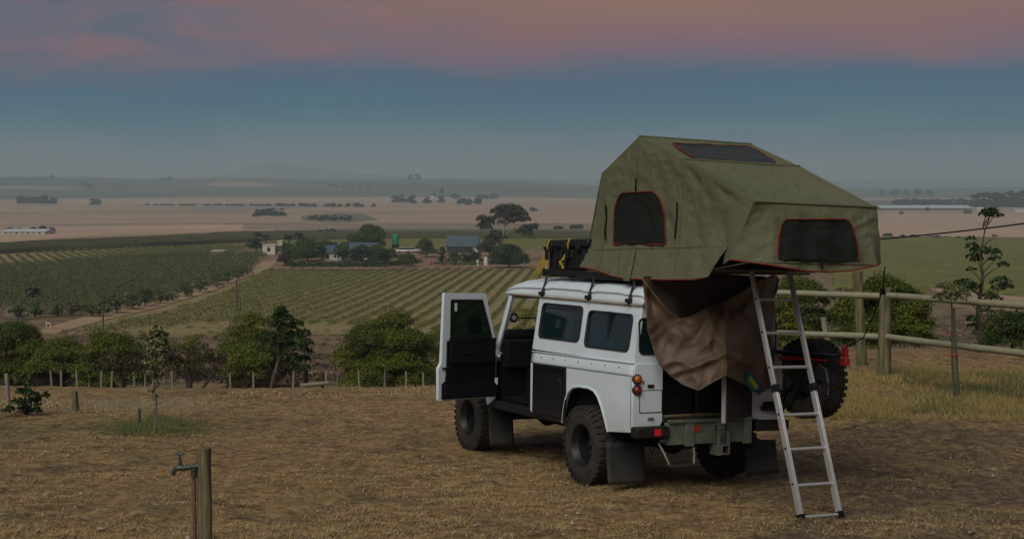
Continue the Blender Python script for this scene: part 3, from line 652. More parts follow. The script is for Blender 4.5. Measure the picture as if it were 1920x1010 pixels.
tr = t.nodes.new('ShaderNodeBsdfTransparent'); tr.inputs[0].default_value = (.42,.52,.46,1); mxs = t.nodes.new('ShaderNodeMixShader'); mxs.inputs[0].default_value = .42
t.links.new(tr.outputs[0], mxs.inputs[2]); t.links.new(b.outputs[0], mxs.inputs[1]); t.links.new(mxs.outputs[0], t.nodes['Material Output'].inputs[0])
MB().plate(shrink(dwin, .01), [], lambda a, b, t: D(a, b, t+.02), .004).build('door_glass', gm, door)
MB().plate(rrect(.575,.61,1.68,1.775,.012), [], lambda a, b, t: D(a, b, t+.016), .003).build('sticker', white, door)
mh = MB().plate(rrect(.14,.30,1.41,1.60,.03), [], lambda a, b, t: D(a, b, t+.10), .05).build('door_mirror', blackm, door, bevel=.015)
MB().plate(rrect(.152,.235,1.42,1.59,.025), [], lambda a, b, t: D(a, b, t+.095), .006).build('mirror_glass', mirr, mh)
MB().tube([D(.06,1.36,.045), D(.12,1.42,.12), D(.18,1.48,.13)], .010, 6).build('mirror_stay', blackm, mh, smooth=True)
for z in (.85, 1.18): MB().box(2.10, 2.17, .87, .91, z-.02, z+.06).build('hinge', white, door, bevel=.004)

# rear door, open at an angle
RH = Vector((-.90, -.50, 0)); RE = Vector((-1.285, .10, 0)); rdv = (RE-RH).normalized(); rdn = Vector((rdv.y, -rdv.x, 0)); rl = (RE-RH).length
def RD(a, b, t): p = RH + rdv*a + rdn*t; return (p.x, p.y, b)
rd = MB().plate([(0,.72),(rl-.012,.72),(rl-.012,1.30),(0,1.30)], [], RD, .03).build('rear_door', mat('door_carpet', (.03,.026,.02), .95, noise=.5, nscale=60, bump=.4, bscale=120), VH, bevel=.004, label='dark rear door swung part open')
MB().plate([(rl-.012,.71),(rl+.014,.71),(rl+.014,1.31),(rl-.012,1.31)], [], lambda a, b, t: RD(a, b, t-.006), .042).build('edge_trim', alu, rd, bevel=.003)

# ------------------------------------------------------------------ wheels
def tyre(cx, cy, cz, side, R=.395, wd=.27, tread=True):
    # side = +1: outer face towards +Y
    mb = MB(); h = wd/2
    prof = [(.205,-h+.03),(.215,-h+.005),(.26,-h-.002),(.32,-h+.0),(R-.035,-h+.008),(R-.012,-h+.03),(R-.010,-h+.06),(R-.010,h-.06),(R-.012,h-.03),(R-.035,h-.008),(.32,h),(.26,h+.002),(.215,h-.005),(.205,h-.03),(.205,-h+.03)]
    mb.lathe(prof, (cx, cy, cz), 'Y', 72)
    # raised sidewall ring
    mb.lathe([(.285, side*(h-.002)),(.290, side*(h+.005)),(.31, side*(h+.005)),(.316, side*(h-.002))], (cx, cy, cz), 'Y', 72)
    nl = 34
    for k in range(nl):
        a = 2*math.pi*k/nl
        for row, (y0, y1, off, wdt) in enumerate(((-h+.004,-h+.058,0,.60),(-h+.068,-.006,.5,.66),(.006,h-.068,0,.66),(h-.058,h-.004,.5,.60))):
            aa = a + 2*math.pi/nl*off; M = Matrix.Translation((cx, cy, cz)) @ Matrix.Rotation(-aa, 4, 'Y')
            hw = math.pi*R/nl*wdt
            r0 = R-.016; r1 = R + .001
            sk = .010 if row in (1, 2) else 0
            vs = [M @ Vector(p) for p in ((r0,y0,-hw-sk),(r0,y1,-hw+sk),(r0,y1,hw+sk),(r0,y0,hw-sk),(r1,y0,-hw*.9-sk),(r1,y1,-hw*.9+sk),(r1,y1,hw*.9+sk),(r1,y0,hw*.9-sk))]
            mb.add(vs, [(4,5,6,7),(0,1,5,4),(1,2,6,5),(2,3,7,6),(3,0,4,7)])
            if row in (0, 3):   # shoulder lug running down the sidewall
                ye = -h-.004 if row == 0 else h+.004; yi = y0 if row == 0 else y1
                vs = [M @ Vector(p) for p in ((R-.05,ye,-hw*.6),(R-.05,ye,hw*.6),(r1,yi,hw*.9),(r1,yi,-hw*.9),(R-.05,ye*.94,-hw*.6),(R-.05,ye*.94,hw*.6))]
                mb.add(vs, [(0,1,2,3),(0,3,4),(1,2,5)])
    return mb
def rim(cx, cy, cz, side, wd=.27):
    h = wd/2*side; s = side
    mb = MB().lathe([(.208,-h),(.205,-h*.7),(.175,-h*.5),(.172,h*.45),(.180,h*.62),(.205,h*.72),(.213,h*.93),(.210,h*.99),(.203,h*.93),(.192,h*.70),(.168,h*.52),(.160,-h*.25),(.13,-h*.30),(.115,-h*.12),(.085,-h*.02),(.055,-h*.05),(.0,-h*.05)], (cx, cy, cz), 'Y', 48)
    return mb
def wheel(cx, cy, cz, side, name='wheel', label=None, parent=None, holes=True):
    r = rim(cx, cy, cz, side).build(name, blackm, parent or VH, smooth=True, label=label)
    tyre(cx, cy, cz, side).build('tyre', rubber, r, smooth=True)
    hy = cy - side*.02
    MB().lathe([(.048,0),(.046,side*.05),(.035,side*.065),(0,side*.067)], (cx, hy, cz), 'Y', 24).build('hub_cap', blackm, r, smooth=True)
    if holes:
        hs = MB()
        for k in range(8):
            a = 2*math.pi*k/8+.2; c0 = (cx+.142*math.cos(a), cy-side*.028, cz+.142*math.sin(a))
            hs.lathe([(0,side*.004),(.017,side*.003),(.019,-side*.006)], c0, 'Y', 12)
        hs.build('rim_hole', matte, r)
        nu = MB()
        for k in range(5):
            a = 2*math.pi*k/5; nu.lathe([(.013,0),(.013,side*.022),(0,side*.026)], (cx+.078*math.cos(a), cy-side*.008, cz+.078*math.sin(a)), 'Y', 6)
        nu.build('lug_nut', galv, r)
    return r
wheel(0, .812, .388, 1); wheel(2.773, .812, .388, 1); wheel(0, -.812, .388, -1); wheel(2.773, -.812, .388, -1)
# spare on its swing-out carrier behind the right corner
sp = wheel(-1.165, -1.02, 1.105, 1, 'spare_wheel', 'spare wheel on its swing-out carrier')
ca = MB().tube([(-.92,-.60,.80),(-.97,-.80,.79),(-1.05,-.86,.86),(-1.165,-.88,1.10)], .028, 8).tube([(-.90,-.86,.72),(-.92,-.86,.98)], .03, 8).tube([(-.92,-.86,.92),(-1.15,-.89,1.1),(-1.5,-.89,1.1)], .022, 8).box(-1.30,-1.03,-.90,-.885,.97,1.24)
cao = ca.build('wheel_carrier', blackm, VH, smooth=True)
MB().box(-1.78, -.90, -.90, -.78, 1.355, 1.375).box(-1.78, -.90, -.79, -.775, 1.34, 1.375).build('carrier_shelf', black, cao, bevel=.003)
MB().tube([(-.90,-.83,1.302),(-1.62,-.83,1.318)], .016, 8).build('jack_bar', redp, cao, smooth=True, label='red steel jack bar')
MB().box(-1.93, -1.85, -.86, -.80, 1.28, 1.355).box(-1.92, -1.86, -.85, -.81, 1.36, 1.45).tube([(-1.89,-.83,1.44),(-1.87,-.83,1.475)], .024, 8).build('jack_foot', redp, cao, bevel=.008, label='red end piece of the jack')
MB().tube([(-1.45,-.875,1.27),(-1.56,-.875,1.22),(-1.60,-.875,1.10),(-1.60,-.875,.98)], .010, 6).build('carrier_rod', galv, cao, smooth=True)

# ------------------------------------------------------------------ roof rack
zr = lambda x: 2.062+.022*x
for s in (1, -1):
    rl_ = MB().plate([(-.78,0),(-.78,.072),(1.29,.082),(1.29,0)], [], lambda a, b, t, s=s: (a, s*(.735-t), zr(a)+b), .03).build('rack_side_rail', blackm, VH, bevel=.004)
    for x in (1.16, .135, -.66):
        lg = MB().tube([(x, s*.742, zr(x)+.02), (x, s*.762, 2.0+zt(x)), (x, s*.800, 1.885+zt(x)), (x, s*.808, 1.845+zt(x))], [.022,.022,.026,.030], 6, flat=.5).build('rack_leg', blackm, VH, bevel=.003)
        MB().box(x-.035, x+.035, *sorted((s*.785, s*.835)), 1.855+zt(x), 1.895+zt(x)).build('clamp', blackm, lg, bevel=.006)
for k in range(9):
    x = 1.27-.255*k; MB().box(x-.03, x+.03, -.70, .70, zr(x)+.035, zr(x)+.06).build('rack_slat', blackm, VH)
kn = MB()
for x in (1.0, .66, .62, .58): kn.lathe([(0,.016),(.012,.014),(.014,0)], (x, .735, zr(x)+.01), 'Y', 8)
kn.build('rack_bolt', matte, VH)

# ------------------------------------------------------------------ cases and straps on the rack
cs = vroot('equipment_case', 'black ribbed plastic equipment case on the roof rack beside the tent', 'case', (.78,.4,2.16)); co = (.78,.4,2.16)
MB().box(.33, 1.22, .10, .70, 2.155, 2.39).build('case_base', caseb, cs, co, bevel=.02)
MB().box(.31, 1.24, .08, .725, 2.395, 2.485).build('case_lid', caseb, cs, co, bevel=.022)
for k in range(7): MB().box(.40+.125*k, .425+.125*k, .695, .715, 2.17, 2.38).build('rib', caseb, cs, co, bevel=.004)
for x in (.50, .80, 1.12): MB().box(x-.045, x+.045, .70, .742, 2.36, 2.455).build('latch', blackm, cs, co, bevel=.008)
MB().tube([(.90,.71,2.30),(.90,.755,2.28),(.68,.755,2.28),(.68,.71,2.30)], .013, 6).build('handle', blackm, cs, co, smooth=True)
def strap(x, label, hang):
    o0 = (x, .7, 2.2); r0 = vroot('ratchet_strap', label, 'strap', o0, 'yellow straps over the case')
    pts = [(x, .10, 2.49), (x, .4, 2.497), (x, .73, 2.49), (x-.0, .755, 2.44), (x+.01, .752, 2.33)]
    mb = MB(); hw = .016
    for a, b in zip(pts[:-1], pts[1:]):
        mb.add([(a[0]-hw,a[1],a[2]),(a[0]+hw,a[1],a[2]),(b[0]+hw,b[1],b[2]),(b[0]-hw,b[1],b[2])], [(0,1,2,3)])
    mb.build('webbing', yellow, r0, o0, solid=.004)
    MB().box(x-.022, x+.028, .75, .775, 2.27, 2.38).tube([(x,.775,2.38),(x,.80,2.41)], .018, 6).build('ratchet', blackm, r0, o0, bevel=.004)
    mb = MB()
    for k, pth in enumerate(hang):
        for a, b in zip(pth[:-1], pth[1:]):
            w2 = .015; mb.add([(a[0]-w2,a[1],a[2]),(a[0]+w2,a[1]+.006,a[2]),(b[0]+w2,b[1]+.006,b[2]),(b[0]-w2,b[1],b[2])], [(0,1,2,3)])
    mb.build('loose_end', yellow, r0, o0, solid=.004)
strap(1.14, 'yellow strap at the outer end of the case, its tail hanging past the rack end', [[(1.15,.76,2.30),(1.14,.765,2.22),(1.13,.77,2.165)],[(1.20,.76,2.30),(1.25,.77,2.24),(1.33,.775,2.14),(1.42,.77,2.08),(1.56,.76,2.055)],[(1.17,.765,2.28),(1.22,.77,2.20),(1.30,.775,2.11),(1.40,.77,2.085)]])
strap(.68, 'yellow strap round the middle of the case with a bunched tail', [[(.70,.76,2.34),(.75,.772,2.27),(.79,.78,2.235),(.74,.785,2.21),(.72,.785,2.17)],[(.72,.77,2.27),(.78,.79,2.25),(.76,.79,2.21),(.71,.785,2.23)]])

# ------------------------------------------------------------------ roof tent
TO = (-.7, 0, 2.13)
TN = vroot('roof_tent', 'olive green canvas roof tent opened on top of the white vehicle', 'tent', TO)
from mathutils import noise as mn
def wr(x, y, z, a=1.0):
    q = mn.noise((x*1.7+5, y*1.7, z*1.7))*2.2
    v = mn.noise((x*2.3, y*2.3, z*1.6))*.012 + (.22-abs(mn.noise((x*4.6+q, y*4.6, z*3.1-q))))*.020 + (.2-abs(mn.noise((x*11-q, y*11, z*9+q))))*.009 + mn.noise((x*26, y*26, z*22))*.0022
    return v*a
def side(X, Z, s):
    # gable wall: slack between the frame bows, flared at the skirt
    y = .685 + .06*max(0, (2.62-Z)/.5)**2 - .018*math.sin(min(1, max(0, (Z-2.2)/1.0))*math.pi)
    f = .010*math.sin(X*13+Z*5+2.5*mn.noise((X*2, Z*2, 1)))*max(0, 1-abs(Z-2.35)/.5) + .008*math.sin((X+.63)*19/(.35+abs(3.5-Z))+2*mn.noise((X*3, Z*3, 7)))*max(0, min(1, (3.5-Z)*1.2))*(1 if X < 0 else .5)
    # a deep crease running from the second bow to the rear corner
    d = (X+1.38)*(-.43)-(Z-3.18)*(-1.10); f += .022*math.exp(-((d/1.18-.10)/.07)**2)*(1 if X < -1.3 else 0)*min(1, (-1.3-X)*4)
    return s*(y + f*.75 + wr(X, s*3, Z))
bot = [(.457,2.195),(.1,2.16),(-.25,2.10),(-.55,2.075),(-1.2,2.07),(-1.70,2.075),(-1.90,2.10)]
topc = [(.116,3.15),(-.25,3.311),(-.60,3.465),(-1.0,3.3214),(-1.38,3.185),(-1.80,3.0155),(-2.47,2.745)]
def poly(pts, u):
    d = [0]
    for a, b in zip(pts[:-1], pts[1:]): d.append(d[-1]+math.hypot(b[0]-a[0], b[1]-a[1]))
    t = u*d[-1]
    for i in range(len(pts)-1):
        if t <= d[i+1]+1e-9:
            k = (t-d[i])/(d[i+1]-d[i]); return (pts[i][0]*(1-k)+pts[i+1][0]*k, pts[i][1]*(1-k)+pts[i+1][1]*k)
    return pts[-1]
for s in (1, -1):
    def f(u, v, s=s):
        b = poly(bot, u); t = poly(topc, u); e = v
        if s < 0: b = (b[0], max(b[1], 2.185))
        X = b[0]*(1-e)+t[0]*e; Z = b[1]*(1-e)+t[1]*e
        yy = side(X, Z, s); k = sst(.93, 1, v); return (X, yy*(1-k)+s*.68*k, Z)
    MB().grid(f, 170, 100).build('side_wall', canvas, TN, TO, smooth=True, fix=False)
    MB().tube([(x, side(x, z, s)*1.004, z-.004) for x, z in [(a, b if s > 0 else max(b, 2.185)) for a, b in [poly(bot, k/40) for k in range(40)]]], .007, 5).build('hem_piping', piping, TN, TO, smooth=True)
def span(A, B, name, nu=40, nv=60, sag=.02, flare=(0, 0), bulge=0):
    def f(u, v):
        X = A[0]*(1-u)+B[0]*u; Z = A[1]*(1-u)+B[1]*u; ed = 1-abs(2*v-1)**6
        fl = .68+flare[0]*(1-u)+flare[1]*u; Y = fl*(2*v-1)
        n = -sag*math.sin(u*math.pi)*(1-abs(2*v-1)**2.5) + wr(X, Y, Z)*1.2*ed*min(1, 6*u*(1-u)+.25)
        n += bulge*math.sin(u*math.pi)
        L_ = math.hypot(B[0]-A[0], B[1]-A[1]); nx, nz_ = -(B[1]-A[1])/L_, (B[0]-A[0])/L_
        if nz_ < 0 or (abs(nz_) < .2 and nx > 0): nx, nz_ = -nx, -nz_
        return (X+nx*n, Y, Z+nz_*n)
    return f
fB = span((.457,2.195), (.116,3.15), 'front', sag=0)
MB().grid(fB, 30, 50).build('front_wall', canvas, TN, TO, smooth=True, fix=False)
f1 = span((.116,3.15), (-.60,3.465), 'a', sag=.03); MB().grid(f1, 30, 50).build('front_slope', canvas, TN, TO, smooth=True, fix=False)
f2 = span((-.60,3.465), (-1.38,3.185), 'b', sag=.012); MB().grid(f2, 34, 60).build('skylight_slope', canvas, TN, TO, smooth=True, fix=False)
f3 = span((-1.38,3.185), (-2.47,2.745), 'c', sag=.06); MB().grid(f3, 70, 80).build('rear_slope', canvas, TN, TO, smooth=True, fix=False)
def f4(u, v):      # rear awning wall: u from the bow down, v from right to left
    X = -2.47-.11*u; Z = 2.745-.54*u+.045*(abs(2*v-1)**2)*(1 if u > .5 else 0)*(u-.5)*2 - .05*math.sin(v*math.pi)*u**2
    Y = (.68+(.10*u if v > .5 else .04*u))*(2*v-1); X += .25*max(0, (v-.85)/.15)*u*1.2 + .1*max(0, (.1-v)/.1)*u
    return (X - wr(X, Y*1.0, Z)*1.3*min(1, u*6) - .012*math.sin(Y*19+Z*6)*u*(1-.3*u), Y, Z)
MB().grid(f4, 50, 110).build('rear_wall', canvas, TN, TO, smooth=True, fix=False)
MB().tube([f4(1, k/40) for k in range(41)], .008, 5).build('hem_piping', piping, TN, TO, smooth=True)
for s in (1, -1):       # cheeks joining the awning wall to the side walls
    def fc(u, v, s=s):
        a = f4(u, 1 if s > 0 else 0); b = (-2.10+.05*u, s*(.66+.03*u), 2.76-.55*u+.12*(1-u)); return tuple(a[i]*(1-v)+b[i]*v for i in range(3))
    MB().grid(fc, 12, 6).build('awning_cheek', canvas, TN, TO, smooth=True, fix=False)
# seam beads along the bows
for X_, Z_ in ((-.60,3.465),(-1.38,3.185),(-2.47,2.745),(.116,3.15)):
    MB().tube([(X_, y, Z_+.001) for y in np.linspace(-.672, .672, 12)], .014, 8).build('frame_bow', canvas, TN, TO, smooth=True)
sm_ = lambda name, pts, r, m: MB().tube(pts, r, 5).build(name, m, TN, TO, smooth=True)
# side window
wp = rpoly([(-.12,2.415),(-.155,2.76),(-.27,2.93),(-.90,2.915),(-1.02,2.80),(-1.13,2.395)], .07, 5)
def panel(name, pts, fn, m, off):
    # fills an outline with a fine grid that follows the cloth
    xs_ = [p[0] for p in pts]; n = 26; mb = MB(); rows = []
    ys_ = [p[1] for p in pts]; y0, y1 = min(ys_)+1e-4, max(ys_)-1e-4
    for j in range(n+1):
        z = y0+(y1-y0)*j/n; c_ = []
        for i in range(len(pts)):
            (xa, ya), (xb, yb) = pts[i], pts[(i+1) % len(pts)]
            if (ya-z)*(yb-z) < 0: c_.append(xa+(xb-xa)*(z-ya)/(yb-ya))
        if len(c_) < 2: continue
        a, b = min(c_), max(c_); rows.append([fn(a+(b-a)*i/n, z, off) for i in range(n+1)])
    vs = [p for r in rows for p in r]; w_ = n+1
    mb.add(vs, [(j*w_+i, j*w_+i+1, (j+1)*w_+i+1, (j+1)*w_+i) for j in range(len(rows)-1) for i in range(n)])
    return mb.build(name, m, TN, TO, smooth=True, fix=False)
sfn = lambda a, b, o: (a, side(a, b, 1)+o, b)
def dense(pts, n=6):
    out = []
    for i in range(len(pts)):
        a, b = pts[i], pts[(i+1) % len(pts)]
        for k in range(n): out.append((a[0]+(b[0]-a[0])*k/n, a[1]+(b[1]-a[1])*k/n))
    return out
wo = panel('side_window', wp, sfn, mesh_m, .010)
up = [p for p in dense(wp) if p[1] > 2.40]
i0 = max(range(len(up)), key=lambda i: (up[i][0] > -.5)*(10-up[i][1]))
ring = dense(wp); k0 = min(range(len(ring)), key=lambda i: math.hypot(ring[i][0]+1.13, ring[i][1]-2.40)); ring = ring[k0:]+ring[:k0]
if ring[5][1] < 2.45 and ring[5][0] > ring[0][0] and abs(ring[5][1]-ring[0][1]) < .03: ring = ring[::-1]
ring = [p for p in ring if not (p[1] < 2.425 and -1.08 < p[0] < -.17)]
sm_('window_piping', [sfn(a, b, .014) for a, b in ring], .007, piping)
# rear window
rp_ = rpoly([(.50,2.245),(.47,2.44),(.40,2.60),(-.32,2.625),(-.365,2.52),(-.385,2.25)], .06, 5)
def rfn(a, b, o): 
    u = (2.745-b)/.54; p = f4(u, (a/(.68+(.10*u if a > 0 else .04*u))+1)/2); return (p[0]-o, p[1], b)
panel('rear_window', rp_, rfn, mesh_m, .012)
ring2 = dense(rp_); ring2 = [p for p in ring2 if p[1] > 2.262]; k0 = max(range(len(ring2)), key=lambda i: math.hypot(ring2[i][0]-ring2[i-1][0], ring2[i][1]-ring2[i-1][1])); ring2 = ring2[k0:]+ring2[:k0]
sm_('window_piping', [rfn(a, b, .016) for a, b in ring2], .007, piping)
# skylight (y across, u down the slope)
sk = rpoly([(.44,.27),(-.50,.13),(-.54,.40),(-.42,.96),(.55,.96)], .05, 4)
def kfn(a, b, o): p = f2(b, (a/.68+1)/2); return (p[0]-o*.36, p[1], p[2]+o*.93)
panel('skylight', sk, kfn, mat('skylight_film', (.024,.032,.030), .6, noise=.3, nscale=5, bump=.2, bscale=12), .012)
r3 = dense(sk); r3 = [p for p in r3 if p[1] < .955]; k0 = max(range(len(r3)), key=lambda i: math.hypot(r3[i][0]-r3[i-1][0], r3[i][1]-r3[i-1][1])); r3 = r3[k0:]+r3[:k0]
sm_('window_piping', [kfn(a, b, .015) for a, b in r3], .006, piping)
# toggles, ties, flap
for a, z0, z1 in ((.004,2.47,2.82),(-1.30,2.45,2.79)): sm_('window_tie', [sfn(a, z0+(z1-z0)*k/8, .016+.004*math.sin(k)) for k in range(9)], .008, matte)
sm_('window_tie', [sfn(-.575, 2.90+.16*k/6, .018) for k in range(7)], .008, matte)
sm_('toggle', [rfn(.05, 2.25-.06*k/3, .02) for k in range(4)], .012, matte)
MB().grid(lambda u, v: (-.50-.13*u-.02*v*(1-v), side(-.56, max(2.10, 2.06+.30*v), 1)+.020+.01*math.sin(u*3), 2.05+.31*v), 6, 12).build('door_flap', canvas, TN, TO, smooth=True, fix=False)
# stitched seams
seam = mat('canvas_seam', (.060,.062,.034), .9)
for X_ in (-.60, .05, -1.36):
    zt_ = {-.60: 3.44, .05: 3.1, -1.36: 3.17}[X_]; sm_('seam', [sfn(X_+(.003*math.sin(k*.9)), 2.12+(zt_-2.12)*k/30, .001) for k in range(31) if not (X_ == -.60 and 2.38 < 2.12+(zt_-2.12)*k/30 < 2.95 and False)], .0035, seam) if X_ != -.60 else sm_('seam', [sfn(X_, 2.94+.5*k/12, .001) for k in range(13)], .0035, seam)
sm_('seam', [sfn(.28-2.05*k/40, 2.365+.0*k, .001) for k in range(40)], .0035, seam)
sm_('seam', [rfn(.68-1.36*k/30, 2.225, .002) for k in range(31)], .0035, seam)
for y_ in (-.62, .62): sm_('seam', [f3(k/14, (y_/.68+1)/2) for k in range(15)], .004, seam)
for y_ in (.50, -.56): sm_('seam', [f2(k/10, (y_/.68+1)/2) for k in range(11)], .004, seam)
# base boards
MB().box(-1.72, .42, -.60, .69, 2.150, 2.176).build('base_board', mat('base_board', (.12,.125,.09), .7), TN, TO, bevel=.004)
MB().tube([(-1.73,.69,2.163),(-1.73,-.60,2.163)], .014, 6).build('base_edge', MATS['base_board'], TN, TO, smooth=True)
for s in (1, -1): MB().tube([(-1.70,s*.55,2.17),(-2.50,s*.62,2.25)], .009, 6).build('awning_rod', alu, TN, TO, smooth=True)
# guy strap at the far corner, running down to the jack
MB().tube([(-2.55,-.71,2.21),(-2.53,-.71,2.05),(-2.50,-.72,1.98),(-2.44,-.73,1.86),(-2.22,-.76,1.56),(-1.90,-.82,1.45)], .006, 5).build('guy_strap', matte, TN, TO, smooth=True)
MB().box(-2.53,-2.50,-.735,-.70,1.96,2.02).build('strap_buckle', matte, TN, TO)

# ------------------------------------------------------------------ brown travel cover hanging below
CO = (-1.1, .2, 1.6)
CV = vroot('travel_cover', 'brown waterproof cover hanging in folds below the tent over the open rear door', 'tent cover', CO)
ct = [(.93,2.07),(.80,1.93),(.60,1.74),(.50,1.69),(.38,1.71),(.20,1.80),(-.02,1.865),(-.20,1.95),(-.38,2.05),(-.60,2.13)]
cb = [(.87,1.62),(.78,1.38),(.73,1.27),(.60,1.16),(.45,1.07),(.28,1.015),(.10,1.10),(-.03,1.155),(-.24,1.07),(-.43,.965),(-.56,1.02)]
def cover(u, v):
    t = poly(ct, u); b = poly(cb, u**.9 if u > 0 else 0); e = v**.9
    Y = b[0]*(1-e)+t[0]*e; Z = b[1]*(1-e)+t[1]*e
    X = -1.02 - .16*math.sin(u*math.pi)*(1-v*.3)
    # folds radiate from the hanging points at top left, top middle and the seam
    for cx, cz, amp, fr in ((.88,2.10,.030,15),(-.02,1.88,.022,13),(-.50,2.12,.022,12)):
        an = math.atan2(Y-cx, cz+.05-Z); d = math.hypot(Y-cx, Z-cz); X -= amp*math.sin(an*fr+.8+d*2)*min(1, d*2.2)*math.exp(-d*1.1)
    X -= .035*math.exp(-((Y+.02+.05*(1.6-Z))/.02)**2) + .030*math.exp(-((Z-(1.36-.35*abs(Y+.02)+.1*max(0,Y-.3)))/.035)**2)*(1 if Y > -.35 else .3)
    X -= .06*math.exp(-((Z-t[1])/.05)**2)*(.5+.5*math.sin(u*9)) + (.22-abs(mn.noise((Y*2.6+Z*1.1, Z*3.0-Y*1.4, 4))))*.085 + (.2-abs(mn.noise((Y*6+Z*2, Z*5.5, 9))))*.028 + mn.noise((Y*17, Z*17, 9))*.003
    X -= .30*math.exp(-((Y+.02)/.42)**2)*(1-.75*v**2) ; k_ = (X+11.743)/(-1.1+11.743)
    return (X, 7.576+(Y-7.576)*k_, 2.068+(Z-2.068)*k_)
MB().grid(cover, 120, 90).build('cover_front', pvc, CV, CO, smooth=True, fix=False)
def cright(u, v):     # the side that wraps back on the right
    a = cover(1, v); bz = 1.15+.95*v; b = (-.90+.02*math.sin(v*9), -.80+.10*(1-v)-.05*math.sin(v*6), 1.45+.66*v)
    return (a[0]*(1-u)+b[0]*u - .03*math.sin(u*math.pi)*math.cos(v*5), a[1]*(1-u)+b[1]*u-.03*math.sin(u*3)*math.sin(v*7+1), a[2]*(1-u)+b[2]*u)
MB().grid(cright, 20, 40).build('cover_side', mat('dark_pvc', (.050,.043,.045), .45, noise=.2, nscale=5), CV, CO, smooth=True, fix=False)
def cback(u, v):
    Y = .84-1.6*u; Z = 2.10-(.10+.50*math.sin(u*math.pi))*v*1.1
    return (-.97-.03*math.sin(Y*17)*v, Y, Z)
MB().grid(cback, 40, 12).build('cover_back', mat('cover_inside', (.040,.026,.020), .7), CV, CO, smooth=True, fix=False)
MB().box(-1.70, -.90, -.56, .69, 2.130, 2.146).build('cover_lining', mat('cover_inside', (0,0,0)), CV, CO)
def cpt(Y, Z, o):
    lo = None
    for i in range(60):
        for j in range(30):
            p = cover(i/59, j/29); d = (p[1]-Y)**2+(p[2]-Z)**2
            if lo is None or d < lo[0]: lo = (d, p)
    return (lo[1][0]-o, Y, Z)
MB().tube([cover(k/60, 1) for k in range(61)], .010, 6).build('cover_hem', pvc, CV, CO, smooth=True)
MB().tube([cover(k/60, 0) for k in range(61)], .008, 6).build('cover_hem', pvc, CV, CO, smooth=True)
cg = [[cover(i/119, j/89) for j in range(90)] for i in range(120)]
cga = np.array(cg).reshape(-1, 3)
def onc(Y, Z, o):
    k = np.argsort((cga[:,1]-Y)**2+(cga[:,2]-Z)**2)[:4]; return (float(cga[k,0].min())-o, Y, Z)
def patch_(name, pts, m, off):
    c_ = (sum(p[0] for p in pts)/len(pts), sum(p[1] for p in pts)/len(pts)); mb = MB(); ring_ = dense(pts, 4); n = len(ring_)
    vs = [onc(*c_, off)] + [onc(c_[0]+(p[0]-c_[0])*.5, c_[1]+(p[1]-c_[1])*.5, off) for p in ring_] + [onc(*p, off) for p in ring_]
    mb.add(vs, [(0, 1+i, 1+(i+1) % n) for i in range(n)] + [(1+i, 1+n+i, 1+n+(i+1) % n, 1+(i+1) % n) for i in range(n)]); return mb.build(name, m, CV, CO, smooth=True, fix=False)
patch_('badge', [(-.10,1.09),(-.15,1.215),(-.27,1.17),(-.43,1.02),(-.40,.975),(-.24,1.00)], mat('badge_blue', (.01,.05,.14), .5), .012)
patch_('badge_stripe', [(-.12,1.09),(-.17,1.185),(-.27,1.14),(-.39,1.01),(-.24,1.02)], mat('badge_green', (.01,.14,.05), .5), .016)
patch_('badge_bar', [(-.175,1.125),(-.215,1.15),(-.345,1.035),(-.31,1.01)], mat('badge_yellow', (.38,.28,.01), .5), .020)

# ------------------------------------------------------------------ ladder
LO = (-2.51, -.045, 0)
LD = vroot('ladder', 'telescoping aluminium ladder leaning from the ground up to the tent', 'ladder', LO)
la = Vector((-2.515, 0, .012)); lb = Vector((-1.76, 0, 2.16)); ld = (lb-la).normalized(); ln = Vector((ld.z, 0, -ld.x))
LL = (lb-la).length
def lrail(y, a, b, wx, wy):
    M = Matrix(((ln.x,0,ld.x,la.x),(0,1,0,y),(ln.z,0,ld.z,la.z),(0,0,0,1))); mb = MB()
    mb.box(-wx, wx, -wy, -wy*.5, a, b, M).box(-wx, wx, wy*.5, wy, a, b, M).box(-wx*.35, wx*.35, -wy*.5, wy*.5, a, b, M).box(-wx, -wx*.8, -wy*.5, wy*.5, a, b, M)
    return mb
for y, yo in ((.168, .0), (-.258, .0)):
    s = 1 if y > 0 else -1
    ra = lrail(y, .0, 1.20, .030, .016).build('lower_rail', alu, LD, LO, bevel=.002)
    lrail(y-s*.018*0+s*.004, 1.06, LL, .025, .013).build('upper_rail', alu, LD, LO, bevel=.002)
    M = Matrix(((ln.x,0,ld.x,la.x),(0,1,0,y),(ln.z,0,ld.z,la.z),(0,0,0,1)))
    MB().box(-.036, .036, -.022, .022, -.02, .04, M).build('foot', matte, LD, LO, bevel=.004)
    MB().box(-.045, .036, -.020, .020, 1.13, 1.20, M).tube([M @ Vector((-.04,-.01,1.17)), M @ Vector((-.075,-.01,1.16)), M @ Vector((-.08,-.01,1.12))], .006, 6).build('slide_catch', blackm, LD, LO, bevel=.003)
    bb = MB()
    for z in (.305,.62,.93,1.36,1.69,2.0): bb.lathe([(0,s*.006),(.011,s*.005),(.012,0)], tuple(M @ Vector((0, s*.017, z))), 'Y', 8)
    bb.build('rung_bolt', blackm, LD, LO)
for zz in (.024,.285,.587,.88,1.292,1.597,1.901):
    k = (zz-la.z)/ld.z; p = la+ld*k
    MB().tube([(p.x, .165, p.z), (p.x, -.255, p.z)], .0155, 10).build('rung', alu, LD, LO, smooth=True)

